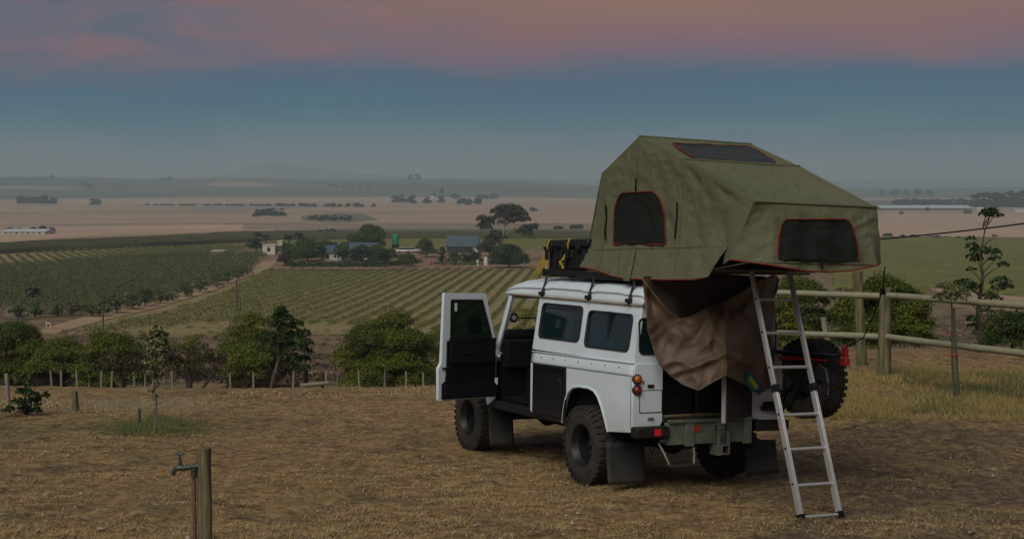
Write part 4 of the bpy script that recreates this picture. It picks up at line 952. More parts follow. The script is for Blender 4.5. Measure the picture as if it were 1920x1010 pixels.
# ------------------------------------------------------------------ near ground: tap, stakes, posts
H_ = lambda x, y: float(terr(x, y))
gp = P(375, 9.2); tp = wroot('garden_tap', 'brass garden tap on a short weathered wooden post in the foreground', 'tap', gp)
h0 = zat(843, 9.2)-gp[2]
mb = MB(); n = 14; rr_ = random.Random(5)
for j in range(9):
    z = -.15+(h0+.15)*j/8
    for k in range(n): a = 2*math.pi*k/n; r = .050*(1+.05*rr_.uniform(-1, 1)); mb.v.append((r*math.cos(a), r*math.sin(a), z))
mb.f = [(j*n+k, j*n+(k+1) % n, (j+1)*n+(k+1) % n, (j+1)*n+k) for j in range(8) for k in range(n)] + [tuple(8*n+k for k in range(n))]
mb.build('post', post_m, tp, smooth=True)
s_ = 9.2/FOC
def T(px, py, dy=0): return ((px-375)*s_, -.02+dy, zat(py, 9.2)-gp[2])
MB().tube([(-.066, -.03, -.1), (-.066, -.03, T(0, 893)[2])], .0145, 10).build('pipe', pipem, tp, smooth=True)
MB().tube([(-.066,-.03,T(0,898)[2]), (-.066,-.03,T(0,880)[2])], .021, 10).build('elbow', brass, tp, smooth=True)
body = MB().tube([T(366,877),T(352,878),T(349,880)], [.024,.02,.016], 10).tube([T(351,879),T(338,881),T(330,880),T(322,882),T(318,888),T(317,894)], [.017,.021,.024,.019,.016,.018], 10).build('tap_body', brass, tp, smooth=True)
MB().tube([T(331,878),T(331,866)], [.016,.011], 8).tube([T(331,868),T(330,856)], .007, 8).build('valve_stem', brass, body, smooth=True)
MB().tube([T(322,853),T(330,855),T(339,853)], [.009,.007,.009], 8).build('tap_handle', brass, body, smooth=True)
MB().tube([T(343,879),T(341,879)], .026, 6).build('hex_nut', brass, body)

# wooden fence on the right
def lerp(a, b, t): return a+(b-a)*t
fr_ = wroot('pole_fence', 'pale pole fence with two long rails at the grass edge', 'fence', P(1662, 21.0))
fo = fr_.location
def pole(name, a, b, ra, rb, m, parent, off, n=10, k=6):
    pts = [tuple(lerp(a[i], b[i], t/k)+(rr_.uniform(-1, 1)*.006 if 0 < t < k else 0) for i in range(3)) for t in range(k+1)]
    return MB().tube(pts, [lerp(ra, rb, t/k) for t in range(k+1)], n).build(name, m, parent, off, smooth=True)
def pz(px, py, y): return ((px-960)/FOC*y, y, zat(py, y))
pole('fence_post', pz(1662,716,21.0), pz(1663,540,21.0), .105, .098, post_m, fr_, fo)
pole('fence_post', pz(1622,705,22.6), pz(1609,508,22.6), .090, .085, post_m, fr_, fo)
pole('fence_rail', pz(1655,555,21.1), pz(1440,548,22.0), .052, .046, rail_m, fr_, fo)
pole('fence_rail', pz(1655,632,21.1), pz(1440,624,22.0), .052, .046, rail_m, fr_, fo)
pole('fence_rail', pz(1668,554,20.8), pz(1960,576,17.8), .050, .052, rail_m, fr_, fo)
pole('fence_rail', pz(1668,632,20.8), pz(1960,668,17.8), .050, .050, rail_m, fr_, fo)
pole('fence_post', pz(1962,800,17.7), pz(1962,560,17.7), .10, .095, post_m, fr_, fo)
lg = P(1555, 23.4); o = pole('leaning_pole', pz(1566,700,23.4), pz(1546,596,23.4), .055, .05, rail_m, None, (0,0,0)); tag(o, 'grey pole leaning in front of the bushes behind the spare wheel', 'pole')
# overhead cable
pts = [pz(lerp(1540, 2050, t/16), lerp(457, 401, t/16)+5*math.sin(t/16*math.pi), lerp(30, 26, t/16)) for t in range(17)]
pp_ = MB().tube(pts, .018, 6).build('overhead_cable', matte, None, smooth=True); tag(pp_, 'thin dark cable slung over the valley behind the fence', 'cable')

# stakes down the slope
sfn_ = wroot('stake_fence', 'line of thin pale wooden stakes along the edge of the slope', 'fence', P(300, 33))
fo = sfn_.location
for px, pt, pb in [(90,697,736),(106,696,737),(138,695,740),(157,696,738),(180,697,741),(200,697,741),(247,699,745),(264,700,742),(318,697,748),(428,700,748),(470,700,746),(545,698,742),(608,700,732),(630,702,733),(673,697,731),(718,690,722),(760,697,731),(792,700,728)]:
    y = 33+1.5*math.sin(px); hh = (pb-pt)/FOC*y
    g = P(px, y); tl = rr_.uniform(-.05, .05)
    pole('stake', (g[0], y, zat(pb, y)-.25), (g[0]+tl, y, zat(pt, y)), .027, .024, stake_m, sfn_, fo, n=7, k=2)
    
def onepost(name, label, cat, px, pt, pb, y, r, m, lean=0, group=None):
    if pb > 750: y = float(GV([px], [pb])[0][1])
    g = P(px, y); o = pole(name, (g[0], y, min(zat(pb, y), g[2])-.15), (g[0]+lean, y, zat(pt, y)), r, r*.95, m, None, (0,0,0), n=10, k=5); tag(o, label, cat, group); return o
onepost('wooden_post', 'short stout grey post standing alone in the pale grass at left', 'post', 134, 735, 771, 24.5, .055, post_m, -.03)
onepost('wooden_post', 'tall pale stake at the left edge beside the small leafy shrub', 'post', 8, 702, 774, 22.5, .03, stake_m, -.04)
onepost('wooden_post', 'tiny green stake stuck in the ground left of the young sapling', 'stake', 253, 768, 800, 20.0, .022, mat('green_wood', (.05,.075,.045), .9))
onepost('wooden_post', 'dark charred post in the gap between the tree and round bush', 'post', 601, 698, 734, 31, .05, postd)
onepost('wooden_post', 'dark post left of the charred one, behind the stakes', 'post', 570, 690, 726, 34, .06, postd)
onepost('wooden_post', 'dark thin post in front of the big round bush', 'post', 722, 690, 724, 32.5, .04, postd)
lp_ = MB(); a = P(560, 28.5); b = P(608, 28.5)
lp_.tube([(a[0], 28.5, a[2]+.05), (b[0], 28.8, b[2]+.06)], .045, 8); tag(lp_.build('fallen_pole', stake_m, smooth=True), 'pale pole lying on the grass near the dark post', 'pole')

# ------------------------------------------------------------------ trees and bushes
def blob_leaves(clumps, leaf, dens, rng, up=.35):
    out = []
    for (cx, cy, cz, rx, ry, rz) in clumps:
        n = max(6, int(dens*(rx*ry+rx*rz+ry*rz)/3))
        d = unit(rng.normal(size=(n, 3))); d[:, 2] = np.where(d[:, 2] < -.2, -d[:, 2]*.6, d[:, 2])
        r = rng.uniform(.55, 1.08, n)**.6
        p = np.stack([cx+d[:, 0]*rx*r, cy+d[:, 1]*ry*r, cz+d[:, 2]*rz*r], -1)
        nm = d*.7+rng.normal(size=(n, 3))*.55; nm[:, 2] += up
        out.append(leafquads(p, nm, leaf, rng))
    return np.concatenate(out)
def limbs(base, tips, r, rng, trunk_h, n=8):
    mb = MB(); top = (base[0]+rng.uniform(-.04, .04)*trunk_h, base[1], base[2]+trunk_h)
    mb.tube([(base[0], base[1], base[2]-.25), tuple(lerp(base[i], top[i], .5)+rng.uniform(-.02, .02)*trunk_h*(i < 2) for i in range(3)), top], [r*1.25, r, r*.8], n)
    for t in tips:
        m_ = tuple(lerp(top[i], t[i], .5)+(rng.uniform(-.06, .06)+(.05 if i == 2 else 0))*trunk_h for i in range(3)); mb.tube([tuple(lerp(base[i], top[i], .85) for i in range(3)), m_, t], [r*.55, r*.35, r*.12], 5)
    return mb
def tree(name, label, cat, px, y, pyb, pyt, wpx, kind='green', lo=.25, nc=40, cr=.26, leaf=.10, dens=2200, group=None, trunk=True, bk=bark, seed=0, shape='dome', depth=.8, base=None, tr=None, ragged=.25, mats2=None, lean=0):
    rng = np.random.default_rng(seed or int(px*7+y)); g = P(px, y); zb = min(g[2], zat(pyb, y)) if base is None else base
    zb = zat(pyb, y) if abs(zat(pyb, y)-g[2]) > .35*abs(pyb-pyt)/FOC*y+.1 and base is None and zat(pyb, y) < g[2] else g[2]
    Ht = zat(pyt, y)-zb; W = wpx/FOC*y; loc = (g[0], y, zb); rt = wroot(name, label, cat, loc, 0, group)
    cz = Ht*(1+lo)/2; rz = Ht*(1-lo)/2; cl = []
    for i in range(nc):
        d = unit(rng.normal(size=3)); k = rng.uniform(.80, .98) if rng.uniform() < .65 else rng.uniform(.3, .8)
        if shape == 'dome': d[2] = abs(d[2])*1.0-.25; zz = lo*Ht+ (d[2]+.25)/1.25*(Ht*(1-lo))*k*.98
        else: zz = cz+d[2]*rz*k
        cw = W/2
        if shape == 'cone': cw = W/2*max(.15, 1-(zz/Ht-lo)/(1-lo))*1.2
        r = cr*W/2*rng.uniform(.6, 1.25)
        x_ = d[0]*cw*k*(1-cr*.6) + lean*zz/Ht*W
        zz = min(zz, Ht-r*.75)
        cl.append((x_, d[1]*cw*depth*k, max(zz, r*.5), r, r, r*rng.uniform(.55, .85)))
    cl = np.array(cl); mxx = (np.abs(cl[:, 0]-lean*cl[:, 2]/Ht*W)+cl[:, 3]*.95).max(); mzz = (cl[:, 2]+cl[:, 5]*.95).max(); f_ = (W/2/mxx+Ht/mzz)/2
    cl[:, 0] *= W/2/mxx; cl[:, 1] *= W/2/mxx; cl[:, 2] *= Ht/mzz; cl[:, 3:6] *= f_; cl[:, 2] = np.maximum(cl[:, 2], cl[:, 5]*.4); cl = [tuple(c) for c in cl.tolist()]
    if trunk:
        tips = [c[:3] for c in cl[:min(14, nc)]]
        limbs((0,0,0), tips, tr or max(.02, W*.018), rng, Ht*max(lo, .18)*1.1).build('trunk', bk, rt, smooth=True)
    for i in range(0, len(cl), 7):       # stray sprays that break the outline
        c = cl[i]; q = 1.12; cl.append((c[0]*q, c[1]*q, c[2]*1.04+c[5]*.25, c[3]*.38, c[4]*.38, c[5]*.45))
    if mats2 == 'brown': cl.sort(key=lambda c: c[2])
    k2 = int(len(cl)*(.42 if mats2 == 'brown' else .3)) if mats2 else 0
    Q_ = blob_leaves(cl[k2:], leaf, dens, rng); quads('crown', Q_, LF[kind], rt)
    if k2: quads('crown', blob_leaves(cl[:k2], leaf, dens, rng), LF[mats2], rt)
    return rt
BG = 'bushes and small trees along the slope'
# big round bush in the middle
tree('round_bush', 'big dark green dome-shaped bush just left of the open car door', 'bush', 722, 46, 728, 578, 214, 'olive', .04, 110, .26, 0.066, 4550, BG, mats2='green', seed=5)
tree('round_bush', 'olive bush half hidden behind the open car door', 'bush', 815, 52, 712, 615, 70, 'olive', .05, 26, .34, 0.066, 2975, BG, seed=6)
tree('umbrella_bush', 'wide bush with brown underside behind the dark leafy tree', 'bush', 480, 50, 722, 581, 170, 'olive', .08, 95, .26, 0.066, 3325, BG, mats2='brown', seed=7)
tree('low_bush', 'low yellowish bush left of the bent trunk of the dark tree', 'bush', 462, 40, 742, 648, 118, 'olive', .05, 60, .28, 0.059, 2625, BG, mats2='brown', seed=8)
tree('grey_bush', 'sparse brownish bush right of the young sapling', 'bush', 345, 41, 745, 622, 112, 'olive', .12, 56, .26, 0.053, 2100, BG, mats2='brown', seed=9)
tree('round_bush', 'yellow-green topped bush second from the left edge of the slope', 'bush', 112, 50, 735, 628, 175, 'olive', .04, 85, .24, 0.066, 2975, BG, mats2='brown', seed=10)
tree('round_bush', 'broad dark bush behind the row of pale stakes', 'bush', 205, 47, 737, 614, 160, 'olive', .04, 85, .25, 0.066, 3325, BG, mats2='green', seed=11)
tree('round_bush', 'dark bush at the very left edge with the highest top', 'bush', 12, 52, 735, 596, 185, 'green', .04, 85, .26, 0.066, 3500, BG, mats2='olive', seed=12)
tree('round_bush', 'small olive bush between the sapling and the broad dark bush', 'bush', 268, 52, 730, 618, 60, 'olive', .25, 22, .32, 0.059, 2625, BG, seed=13)
# dark tree with bent trunk
y = 33; g = P(512, y); rt = wroot('leafy_tree', 'dark green leafy tree with a bent brown trunk in front of the bushes', 'tree', (g[0], y, zat(745, y))); rng = np.random.default_rng(4)
u_ = y/FOC; L0 = lambda px, py: ((px-512)*u_, rng.uniform(-.15, .15), (745-py)*u_)
MB().tube([(-.0-.2, 0, -.2), L0(502,735), L0(512,700), L0(518,672), L0(520,640), L0(522,600)], [.075,.065,.055,.045,.03,.015], 8).build('trunk', bark, rt, smooth=True)
cl = []
for px, py, r in [(524,585,14),(520,598,16),(535,600,16),(514,615,18),(535,618,20),(552,612,16),(505,633,16),(528,637,20),(550,635,20),(565,628,14),(572,645,14),(512,652,14),(538,655,20),(560,655,18),(575,662,10),(545,675,16),(565,678,14),(555,695,13),(530,670,12),(520,590,9),(526,578,8),(570,690,9)]:
    a = L0(px, py); cl.append((a[0], a[1], a[2], r*u_, r*u_*.9, r*u_*.8))
quads('crown', blob_leaves(cl, .075, 6500, rng), LF['dark'], rt)
# bushes behind the fence
tree('large_bush', 'big bright olive bush behind the pole fence and spare wheel', 'bush', 1655, 29, 700, 507, 225, 'olive', .06, 110, .24, 0.056, 5600, BG, mats2='green', seed=15, bk=bark)
tree('large_bush', 'bright olive bush behind the ladder and brown cover', 'bush', 1500, 30, 700, 512, 190, 'olive', .06, 90, .25, 0.056, 5250, BG, mats2='green', seed=16)
tree('large_bush', 'dark bush at the right edge below the slender tree', 'bush', 1905, 27, 697, 578, 140, 'green', .06, 60, .28, 0.053, 4900, BG, mats2='dark', seed=17)
tree('large_bush', 'olive bush seen through the front cab window opening', 'bush', 985, 40, 705, 575, 150, 'olive', .06, 50, .28, 0.059, 3150, BG, seed=18)
# slender tree at right
y = 24.5; g = P(1842, y); rt = wroot('slender_tree', 'tall slender young tree with scattered leaf tufts right of the fence', 'tree', (g[0], y, zat(700, y))); rng = np.random.default_rng(8); u_ = y/FOC
L1 = lambda px, py: ((px-1842)*u_, rng.uniform(-.12, .12), (700-py)*u_)
mb = MB().tube([(0,0,-.5), L1(1841,640), L1(1843,580), L1(1845,520), L1(1845,470), L1(1852,430), L1(1858,402)], [.055,.048,.04,.032,.022,.014,.008], 7)
tuf = [(1858,402,13),(1850,398,8),(1868,404,9),(1826,449,7),(1822,462,8),(1832,470,9),(1828,482,9),(1838,488,8),(1862,474,12),(1868,486,8),(1886,498,8),(1815,534,12),(1828,540,10),(1806,530,7),(1880,528,12),(1892,540,10),(1873,540,9),(1858,555,9),(1872,560,8),(1820,566,7),(1850,572,8),(1858,585,8),(1826,598,9),(1830,612,7),(1866,596,6),(1822,505,6),(1870,442,3)]
for px, py, r in tuf: mb.tube([L1(1844, min(py+26, 690)), L1((px+1844)/2, py+10), L1(px, py)], [.014,.010,.005], 5)
mb.build('trunk', bark, rt, smooth=True)
quads('crown', blob_leaves([(*L1(px, py), r*u_*1.55, r*u_*1.4, r*u_*1.0) for px, py, r in tuf], .08, 4200, rng), LF['dark'], rt)
# staked sapling
y = 18.8; g = P(1797, y); rt = wroot('staked_sapling', 'thin leafy sapling tied to a green stake in the right-hand grass', 'sapling', (g[0], y, g[2])); u_ = y/FOC; zb = PYH+(CAM_H-g[2])/y*FOC; rng = np.random.default_rng(9)
L2 = lambda px, py: ((px-1797)*u_, rng.uniform(-.04, .04), (zb-py)*u_)
MB().tube([(0.02,0,-.05), L2(1795,690), L2(1790,620), L2(1789,560), L2(1786,545)], [.022,.018,.013,.009,.005], 6).build('trunk', bark, rt, smooth=True)
pole('stake', (.09,.03,-.1), L2(1794,578), .022, .018, mat('green_wood', (.05,.075,.045)), rt, (0,0,0), n=6, k=4)
MB().tube([L2(1786,630), L2(1799,626)], .012, 6).tube([L2(1789,668), L2(1801,665)], .012, 6).build('tie', redp, rt)
tw = [(1777,536),(1770,540),(1786,548),(1798,552),(1806,548),(1775,556),(1768,560),(1792,560),(1803,562),(1782,564),(1812,556),(1796,542)]
MB()
quads('crown', blob_leaves([(*L2(a, b), .12, .10, .07) for a, b in tw], .05, 7500, rng), LF['grey'], rt)
# sapling at left with narrow crown
y = float(GV([283], [808])[0][1]); g = P(283, y); rt = wroot('young_sapling', 'young sapling with narrow grey-green crown growing from a green tuft', 'sapling', (g[0], y, g[2])); u_ = y/FOC; zb = PYH+(CAM_H-g[2])/y*FOC; rng = np.random.default_rng(10)
L3 = lambda px, py: ((px-283)*u_, rng.uniform(-.06, .06), (zb-py)*u_)
mb = MB().tube([(0,0,-.05), L3(283,760), L3(281,725), L3(284,690), L3(287,650), L3(292,612)], [.032,.026,.02,.015,.010,.004], 7)
tf = [(292,615,6),(286,626,8),(298,630,9),(280,640,10),(294,645,11),(272,652,9),(288,660,12),(302,655,9),(276,668,10),(295,675,10),(270,682,7),(284,685,9),(306,690,6),(278,700,7),(292,705,6),(266,640,5),(286,722,5),(290,712,7),(278,735,5),(284,746,4),(276,655,8),(298,640,8)]
for px, py, r in tf: mb.tube([L3(284, py+22), L3(px, py)], [.008,.003], 4)
mb.build('trunk', barkp, rt, smooth=True)
quads('crown', blob_leaves([(*L3(a, b), r*u_*1.35, r*u_*1.35, r*u_*1.2) for a, b, r in tf], .055, 13000, rng), LF['grey'], rt)
# small shrub left
y = float(GV([42], [777])[0][1]); g = P(42, y); rt = wroot('leafy_shrub', 'small dark leafy shrub beside the tall pale stake at the left edge', 'shrub', (g[0], y, g[2])); u_ = y/FOC; zb = PYH+(CAM_H-g[2])/y*FOC; rng = np.random.default_rng(11)
L4 = lambda px, py: ((px-42)*u_, rng.uniform(-.2, .2), (zb-py)*u_)
tf = [(45,712,10),(32,722,10),(55,722,9),(22,740,10),(40,738,13),(60,740,10),(72,746,8),(30,755,12),(50,756,12),(66,760,8),(18,765,8),(5,772,8),(40,768,10),(62,772,8),(25,774,9)]
mb = MB()
for px, py, r in tf: mb.tube([(0,0,0), L4((px+42)/2, (py+775)/2), L4(px, py)], [.015,.010,.004], 5)
mb.build('stem', bark, rt, smooth=True); quads('leaves', blob_leaves([(*L4(a, b), r*u_, r*u_, r*u_*.9) for a, b, r in tf], .08, 6500, rng), LF['dark'], rt)
# bare dark trunks between the bushes
def barett(px, y, pyt, pyb, label, fork=0):
    g = P(px, y); u_ = y/FOC; rt = wroot('bare_tree', label, 'tree', (g[0], y, zat(pyb, y)), 0, None)
    hh = (pyb-pyt)*u_; mb = MB().tube([(0,0,-.3),(.02,0,hh*.5),(-.03,0,hh)], [.06,.05,.03], 7)
    if fork: mb.tube([(0.1,0,hh*.05),(hh*.45,0,hh*.45),(hh*.8,.1,hh*.9)], [.05,.035,.02], 6)
    for k in range(6): mb.tube([(0,0,hh*(.5+.07*k)),(rr_.uniform(-.5,.5),rr_.uniform(-.3,.3),hh*(.9+.08*k))], [.02,.006], 4)
    mb.build('trunk', postd, rt, smooth=True)
    rng = np.random.default_rng(px); quads('crown', blob_leaves([(rng.uniform(-.7,.7), rng.uniform(-.4,.4), hh*rng.uniform(.9, 1.5), .35, .3, .22) for _ in range(12)], .08, 1300, rng), LF['brown'], rt)
barett(350, 31, 686, 752, 'dark bare trunk with a side limb under the sparse bush', 1)
barett(222, 33, 698, 745, 'short dark trunk in front of the broad bush behind the stakes')

# ------------------------------------------------------------------ scattered ground litter
def scatter_px(n, poly_px, rng, dens_pow=1.0):
    xs_ = [p[0] for p in poly_px]; ys_ = [p[1] for p in poly_px]; out = []
    x = rng.uniform(min(xs_), max(xs_), n*2); y = rng.uniform(min(ys_), max(ys_), n*2); k = inpoly(x, y, poly_px); return GV(x[k][:n], y[k][:n])
def blades(p, ln_, wd_, rng, up=0.0):
    n = len(p); a = rng.uniform(0, 2*math.pi, n); el = np.abs(rng.normal(0, .25, n)) + up*rng.uniform(.6, 1.4, n); el = np.clip(el, 0, 1.5)
    L_ = ln_*rng.uniform(.4, 1.5, n); d = np.stack([np.cos(a)*np.cos(el), np.sin(a)*np.cos(el), np.sin(el)], -1)*L_[:, None]
    s_ = np.stack([-np.sin(a), np.cos(a), np.zeros(n)], -1)*(wd_*rng.uniform(.5, 1.4, n))[:, None]; s_ = np.where(up > .5, np.stack([np.ones(n), np.zeros(n), np.zeros(n)], -1)*(wd_*rng.uniform(.5, 1.3, n))[:, None], s_)
    return np.stack([p-s_*.5, p+s_*.5, p+d], 1)
rng = np.random.default_rng(21)
near_poly = [(-80,765),(400,745),(900,728),(1500,745),(1560,795),(2000,800),(2000,1030),(-80,1030)]
p = scatter_px(300000, near_poly, rng); p[:, 2] += relief(p[:, 0], p[:, 1])+.004
rl2 = relief(p[:, 0], p[:, 1]); keep = rng.uniform(0, 1, len(p)) < np.clip(.40+1.2*vnoise(p[:, 0]*.55, p[:, 1], .75, 7)+.8*vnoise(p[:, 0], p[:, 1], .23, 8)+rl2*10+.12, .02, 1); p = p[keep]
sx = sst(.13, .22, p[:, 0]/p[:, 1])*(1-sst(16.6, 18.3, p[:, 1])); p = p[rng.uniform(0, 1, len(p)) > sx*.5]
tag(quads('straw', blades(p, .048, .0055, rng, .12), straw, nv=3), 'dry straw litter', kind='stuff'); bpy.data.objects['straw']['label'] = 'dry mown straw lying over the bare camp ground'
# dry grass bank at right
p = scatter_px(52000, [(1560,700),(1700,690),(1960,690),(1960,790),(1600,785),(1470,790),(1440,760)], rng)
keep = rng.uniform(0, 1, len(p)) < np.clip(.55+.9*vnoise(p[:, 0], p[:, 1], 1.1, 17), .08, 1); p = p[keep]
q_ = quads('dry_grass', blades(p, .075, .009, rng, .85), grassm, nv=3); tag(q_, 'tufts of long dry grass on the bank below the fence', kind='stuff')
p = scatter_px(14000, [(1690,700),(1960,700),(1960,780),(1700,775)], rng); keep = rng.uniform(0, 1, len(p)) < np.clip(.25+.9*vnoise(p[:, 0], p[:, 1], .6, 23)+.5*vnoise(p[:, 0], p[:, 1], 1.7, 24), 0, .8)
tag(quads('green_grass', blades(p[keep], .07, .009, rng, .9), greeng, nv=3), 'green grass mixed into the dry bank', kind='stuff')
# left slope edge: tufts on the crest
p = scatter_px(16000, [(-60,745),(400,735),(820,722),(830,738),(400,762),(-60,785)], rng); keep = rng.uniform(0, 1, len(p)) < np.clip(.3+vnoise(p[:, 0], p[:, 1], 1.5, 31), .04, 1)
tag(quads('dry_grass', blades(p[keep], .055, .012, rng, .35), straw, nv=3), 'short dry grass along the crest of the slope', kind='stuff')
p = scatter_px(4200, [(225,790),(300,780),(400,792),(410,812),(330,822),(215,818)], rng); c_ = P(300, 19.9)
keep = rng.uniform(0, 1, len(p)) < np.clip(.35+.8*vnoise(p[:, 0], p[:, 1], .7, 33), 0, 1)*np.exp(-(((p[:, 0]-c_[0]-.15)/.6)**2)*1.2)
tag(quads('green_grass', blades(p[keep], .10, .010, rng, 1.1), greeng, nv=3), 'green grass tuft round the young sapling', kind='stuff')
# stones and clods lying about
rng = np.random.default_rng(90); p = scatter_px(420, near_poly, rng); mb = MB()
for a in p.tolist():
    r = rng.uniform(.008, .030); vs = unit(np.array([(1,0,0),(-1,0,0),(0,1,0),(0,-1,0),(0,0,1),(0,0,-1)], float)+rng.normal(0, .25, (6, 3)))*r*rng.uniform(.6, 1.2, (6, 1)); vs[:, 2] *= .6
    mb.add([(a[0]+v[0], a[1]+v[1], a[2]+.012+v[2]) for v in vs], [(0,2,4),(2,1,4),(1,3,4),(3,0,4),(2,0,5),(1,2,5),(3,1,5),(0,3,5)])
tag(mb.build('pebbles', mat('pebble', (.34,.29,.23), .9, island=1, col2=(.09,.065,.05))), 'small stones and clods scattered over the camp ground', kind='stuff')
p = scatter_px(26000, near_poly, rng); keep = vnoise(p[:, 0], p[:, 1], .38, 93) > .62; p = p[keep]
tag(quads('green_weeds', blades(p, .045, .010, rng, .5), greeng, nv=3), 'low green weeds dotted through the straw', kind='stuff')
# leaf litter and small scrub over the slope below
p = scatter_px(9000, [(-100,625),(500,612),(900,635),(1100,640),(1100,725),(700,722),(300,735),(-100,738)], rng)
keep = (vnoise(p[:, 0], p[:, 1], 5, 41) > .05) & (p[:, 1] > 36) & (rng.uniform(0, 1, len(p)) < .5); p = p[keep]
cl = [(a[0], a[1], a[2]+.08, r, r, r*.55) for a, r in zip(p, rng.uniform(.15, .45, len(p)))]
tag(quads('dry_scrub', blob_leaves(cl, .16, 220, rng), mat('scrub_leaf', (.13,.095,.055), .9, island=1, col2=(.045,.034,.022)), None), 'low dry scrub covering the slope', kind='stuff')
p = scatter_px(1800, [(1600,600),(1960,585),(1960,700),(1600,700)], rng); p = p[p[:, 1] > 30]
cl = [(a[0], a[1], a[2]+.08, r, r, r*.55) for a, r in zip(p, rng.uniform(.15, .45, len(p)))]
if cl: tag(quads('dry_scrub', blob_leaves(cl, .16, 200, rng), MATS['scrub_leaf'], None), 'low dry scrub behind the fence', kind='stuff')

# ------------------------------------------------------------------ vineyards
MIDV = [(503,506),(700,508),(850,505),(1110,507),(1130,560),(1130,640),(905,632),(700,612),(400,607),(120,630),(200,612),(310,587),(405,557)]
def vinerows(poly_px, az_px, spacing, h_, w_, leaf, per_m, mname, label, group, y0, y1, seed, x0=-200, x1=200, mx_=60):
    rng = np.random.default_rng(seed); sl = (az_px-960)/FOC; cnt = 0
    c0 = np.arange(x0, x1, spacing)
    for c in c0:
        yy = np.arange(y0, y1, .5); xx = c+sl*yy; zz = terr(xx, yy); a, b = topx(xx, yy, zz); ins = inpoly(a, b, poly_px)
        if ins.sum() < 10: continue
        yy = yy[ins]; n = int(len(yy)*.5*per_m)
        t = rng.uniform(yy.min(), yy.max(), n); gapn = vnoise(t*1.0, np.full(n, c*3.1), 2.2, seed); t = t[(gapn > -.95)]; n = len(t)
        hh = h_*(1+.25*vnoise(t, np.full(n, c), 1.7, seed+1)); ax = c+sl*t
        ph = rng.uniform(0, 1, n)**.7; x = ax+rng.normal(0, w_*.42, n); z = terr(x, t)+.10+ph*(hh-.1)*(1-.5*np.abs(x-ax)/w_)
        nm = np.stack([rng.normal(size=n), rng.normal(size=n), .6+np.abs(rng.normal(size=n))], -1)
        o = quads('vine_row', leafquads(np.stack([x, t, z], -1)-np.array([ax.mean(), t.mean(), 0]), nm, leaf, rng, .8), LF[mname]); o.location = (ax.mean(), t.mean(), 0)
        tag(o, label, 'vine row', group); cnt += 1
    return cnt
field('vineyard_soil', [(497,505.5),(1110,506),(1130,560),(1130,640),(905,634),(700,616),(400,612),(110,628),(180,605),(300,577),(400,546)], .06, (.26,.20,.10), (.16,.145,.055), step=2.2, scale=.4)
n1 = vinerows(MIDV, 1112, 2.35, .68, .40, .17, 36.0, 'vine', 'long green vine row in the striped vineyard below the farm', 'vine rows in the middle vineyard', 120, 305, 50, -100, 30)
UPV = [(-60,487),(0,479),(200,466),(466,460),(470,466),(430,476),(200,492),(0,512),(-60,520)]
field('vineyard_soil', [(-60,484),(0,476.5),(200,467),(460,456),(470,466),(430,476),(200,490),(0,508),(-60,516)], .06, (.26,.19,.105), (.17,.14,.065), step=1.5, scale=.4)
n2 = vinerows(UPV, -107, 2.8, .8, .55, .28, 18.0, 'vine', 'yellowish vine row in the far left vineyard beyond the orchard', 'vine rows in the far left vineyard', 285, 450, 60, -80, 140)
print('rows', n1, n2)
# orchard mass and its edge trees
ORC = [(-120,520),(0,510),(200,494),(430,480),(494,483),(496,491),(445,521),(403,536),(346,554),(297,567),(245,579),(182,591),(100,597),(-120,600)]
rng = np.random.default_rng(70)
gx, gy = np.meshgrid(np.arange(-150, 0, 3.1), np.arange(150, 345, 3.6)); gx = gx+rng.normal(0, .5, gx.shape); gy = gy+rng.normal(0, .5, gy.shape); gz = terr(gx, gy)
a, b = topx(gx, gy, gz); k = inpoly(a, b, ORC); p = np.stack([gx[k], gy[k], gz[k]], -1)
cl = [(q[0], q[1], q[2]+1.35, r, r, 1.1) for q, r in zip(p, rng.uniform(1.3, 1.9, len(p)))]
tag(quads('orchard', blob_leaves(cl, .26, 120, rng, up=.8), LF['orch'], None), 'dense green orchard canopy in the left valley', kind='stuff')
EDG = [(165,590,26),(182,590,28),(215,584,30),(245,577,32),(268,571,32),(297,566,26),(320,561,24),(346,553,24),(372,545,26),(403,536,24),(425,528,22),(445,521,22),(462,514,20),(60,592,26),(28,596,24),(130,588,26),(105,590,22)]
for i, (px, py, wd_) in enumerate(EDG):
    g = GV([px], [py+3])[0]; y = float(g[1])
    tree('orchard_tree', 'round dark green orchard tree standing at the dirt track edge', 'tree', px, y, py+3, py-wd_*1.0, wd_*1.4, 'green' if i % 3 else 'orch', .12, 12, .5, .42, 60, 'orchard trees along the dirt track', seed=100+i, tr=.1)

# ------------------------------------------------------------------ farm
def ft(name, label, px, pyb, pyt, wd_, kind='green', lo=.15, nc=16, leaf=.42, dens=150, group=None, shape='dome', cat='tree', cr=.38, bk=bark, ygap=0, **k):
    y = float(GV([px], [pyb])[0][1]) + ygap
    return tree(name, label, cat, px, y, pyb, pyt, wd_, kind, lo, nc, cr, leaf, dens, group, shape=shape, seed=int(px*3+pyb), tr=.18, bk=bk, **k)
ft('broad_tree', 'dark round tree left of the white farm walls', 479, 472, 433, 40, 'dark')
ft('broad_tree', 'tall dark green tree rising behind the farmhouse', 688, 478, 419, 78, 'green', nc=26, ygap=20)
ft('broad_tree', 'dense green tree over the left part of the garden', 575, 490, 446, 80, 'green', nc=24)
ft('broad_tree', 'dark green tree right of the garden centre arch', 615, 486, 454, 50, 'dark')
ft('broad_tree', 'dark tree mass hiding the left end of the farmhouse', 642, 491, 452, 44, 'green')
ft('broad_tree', 'low dark tree right of the farmhouse below the green tank', 722, 497, 464, 52, 'dark')
ft('broad_tree', 'dark tree over the garden between the palms', 607, 480, 450, 46, 'green', ygap=12)
